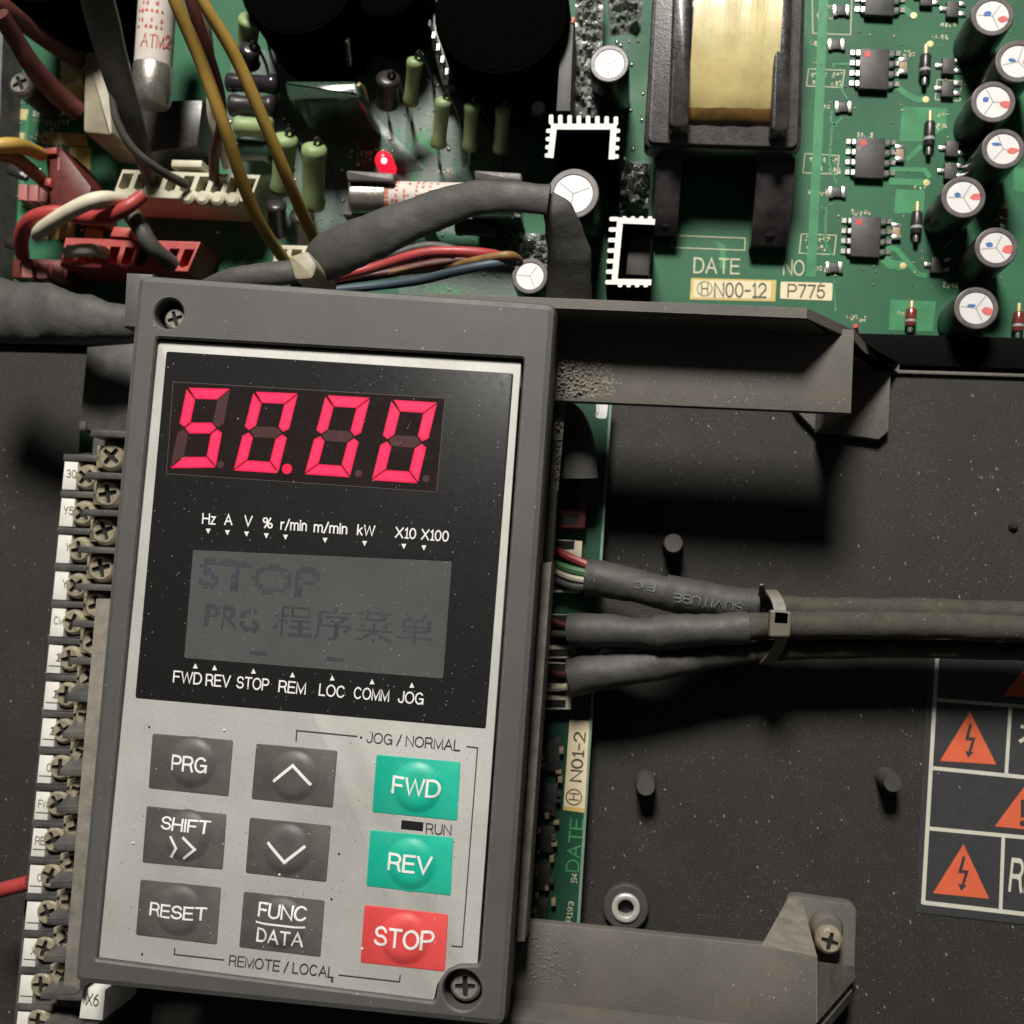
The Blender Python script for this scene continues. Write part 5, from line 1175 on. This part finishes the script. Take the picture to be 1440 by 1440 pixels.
# ================================================================== loose wires, upper left
wire('maroon_wire', [(-20, -10, 36, 12), (10, 14, 32, 12), (45, 42, 24, 11), (85, 70, 16, 11), (115, 88, 10, 10)], m_wm, 'maroon wire from the corner to the upper spade terminal')
wire('maroon_wire', [(0, 20, 36, 12), (22, 55, 30, 12), (45, 92, 24, 13), (78, 130, 16, 14), (112, 158, 10, 13)], m_wm, 'thicker maroon wire curving below to the lower spade terminal')
wire('grey_sleeve_wire', [(130, -30, 48, 22), (145, 30, 40, 22), (158, 80, 34, 20), (178, 150, 26, 17), (200, 215, 16, 12), (214, 258, 6, 9)], m_wk, 'thick dark sleeve running down left of the standing fuse', 'sleeve')
wire('grey_wire', [(158, 130, 30, 5), (164, 168, 28, 5.5), (186, 208, 24, 5.5), (222, 238, 18, 6), (262, 260, 10, 6.5)], m_wk, 'thin grey wire bending into the ivory connector')
wire('dark_wire', [(178, 292, 12, 12), (196, 318, 14, 12), (214, 348, 12, 12), (244, 372, 5, 11)], m_wk, 'dark wire dropping into the long red connector')
wire('yellow_wire', [(232, -40, 62, 9), (250, 10, 58, 9.5), (284, 90, 50, 9.5), (316, 180, 42, 9), (346, 270, 30, 9), (372, 325, 20, 8.5), (402, 368, 8, 8)], m_wy, 'yellow wire passing just right of the standing fuse')
wire('yellow_wire', [(262, -40, 64, 8.5), (288, 8, 60, 8.5), (332, 82, 52, 9), (375, 180, 42, 8.5), (410, 265, 30, 8.5), (448, 352, 10, 8.5)], m_wy, 'yellow wire crossing the pale green resistors')
wire('red_wire', [(262, -20, 46, 8.5), (276, 25, 42, 8.5), (292, 75, 36, 8.5), (308, 130, 28, 8), (311, 175, 22, 7), (302, 215, 14, 7), (301, 258, 6, 7)], m_wm, 'dark red wire between the two yellow wires')
wire('white_wire', [(280, -10, 40, 5), (292, 40, 34, 5), (298, 100, 26, 5), (296, 160, 20, 5), (310, 205, 14, 5), (318, 235, 8, 5)], m_ww, 'thin whitish wire behind the yellow wires')
wire('yellow_wire', [(-20, 208, 26, 9), (8, 204, 24, 10), (30, 206, 20, 10), (58, 217, 10, 9)], m_wy, 'short yellow wire entering the dark red plug from the left edge')
wire('brown_wire', [(-10, 216, 22, 9), (20, 222, 18, 9), (42, 238, 14, 9), (60, 254, 8, 8)], m_wo, 'brown wire below the short yellow wire')
wire('red_wire', [(32, 360, 4, 9), (30, 335, 10, 10), (42, 310, 16, 10), (75, 299, 18, 10), (118, 305, 16, 10), (150, 305, 18, 10), (178, 292, 20, 10), (200, 275, 18, 9)], m_wr, 'bright red wire of the twisted pair')
wire('white_wire', [(52, 332, 14, 8), (60, 322, 18, 10), (90, 302, 22, 10.5), (125, 284, 24, 10.5), (152, 279, 22, 10), (178, 284, 16, 8)], m_ww, 'white wire twisted round the red wire')
wire('white_wire', [(95, 355, 12, 8), (115, 352, 14, 9), (132, 352, 13, 9), (148, 356, 8, 8)], m_ww, 'short white wire lying in the long red connector')
# sleeves, tie and bundle above the keypad
wire('grey_sleeve', [(-60, 420, 34, 42), (0, 436, 38, 42), (60, 441, 40, 40), (110, 446, 42, 32), (160, 452, 42, 24), (200, 452, 42, 20)], m_shrink, 'wide grey sleeve entering behind the keypad from the left edge', 'sleeve', None, .55, 28, .045, 12)
wire('grey_sleeve', [(285, 402, 40, 8), (330, 392, 42, 16), (380, 386, 42, 18), (430, 382, 42, 16)], m_shrink, 'narrow grey sleeve lying along the keypad top edge', 'sleeve', None, .7, 20, .05, 10)
wire('grey_sleeve', [(436, 382, 42, 20), (462, 360, 46, 34), (530, 330, 50, 33), (600, 301, 52, 29), (660, 281, 54, 25), (715, 276, 56, 22), (772, 281, 56, 22)], m_shrink, 'long grey flattened sleeve rising diagonally across the fuse', 'sleeve', None, .5, 28, .045, 12)
wire('grey_sleeve', [(772, 274, 54, 8), (786, 300, 53, 22), (794, 330, 50, 27), (800, 370, 46, 31), (800, 440, 38, 33)], m_shrink, 'folded grey sleeve end hanging down in front of the large capacitor', 'sleeve', None, .35, 28, .035, 12)
t = thing('cable_tie', 'beige tie block clasping the sleeves above the keypad', 'cable tie', W(425, 378, 30))
mb = MB(); mb.prism(rounded(P2([(404, 360), (432, 351), (446, 372), (440, 392), (414, 394)], 54), 1.0), 38, 54, .9); part('head', mb, m_tie, t)
for pts, m, lb in (([(455, 392, 34, 7), (520, 378, 32, 7), (590, 357, 34, 7.5), (640, 354, 34, 8), (690, 358, 32, 8), (716, 366, 28, 8)], m_wr, 'red wire of the small bundle under the diagonal sleeve'),
                   ([(460, 396, 30, 7), (540, 385, 28, 7), (620, 370, 28, 8), (680, 366, 28, 9), (722, 374, 24, 8)], m_wm, 'maroon wire of the small bundle under the diagonal sleeve'),
                   ([(540, 385, 28, 5), (620, 376, 31, 5.5), (690, 362, 36, 6), (718, 360, 36, 7), (730, 368, 32, 7)], m_wo, 'tan wire at the looped end of the small bundle'),
                   ([(470, 408, 32, 6), (530, 402, 32, 6.5), (590, 394, 34, 7), (640, 382, 36, 7), (690, 372, 36, 7), (728, 368, 34, 6)], m_wb, 'blue grey wire of the small bundle'),
                   ([(480, 385, 30, 6), (540, 362, 30, 6), (600, 346, 30, 6.5), (640, 352, 30, 7)], m_wk, 'grey wire peeping above the red bundle wire')):
    wire('bundle_wire', pts, m, lb, 'wire', 'small wire bundle')
wire('rising_wire', [(1206, 478, 8, 3), (1204, 466, 14, 3.5), (1203, 458, 20, 3.5)], m_dot, 'tiny red-tipped wire at the corner of the upper bracket arm')
for o in list(bpy.data.objects):
    if o.type == 'EMPTY' and not o.children: bpy.data.objects.remove(o)
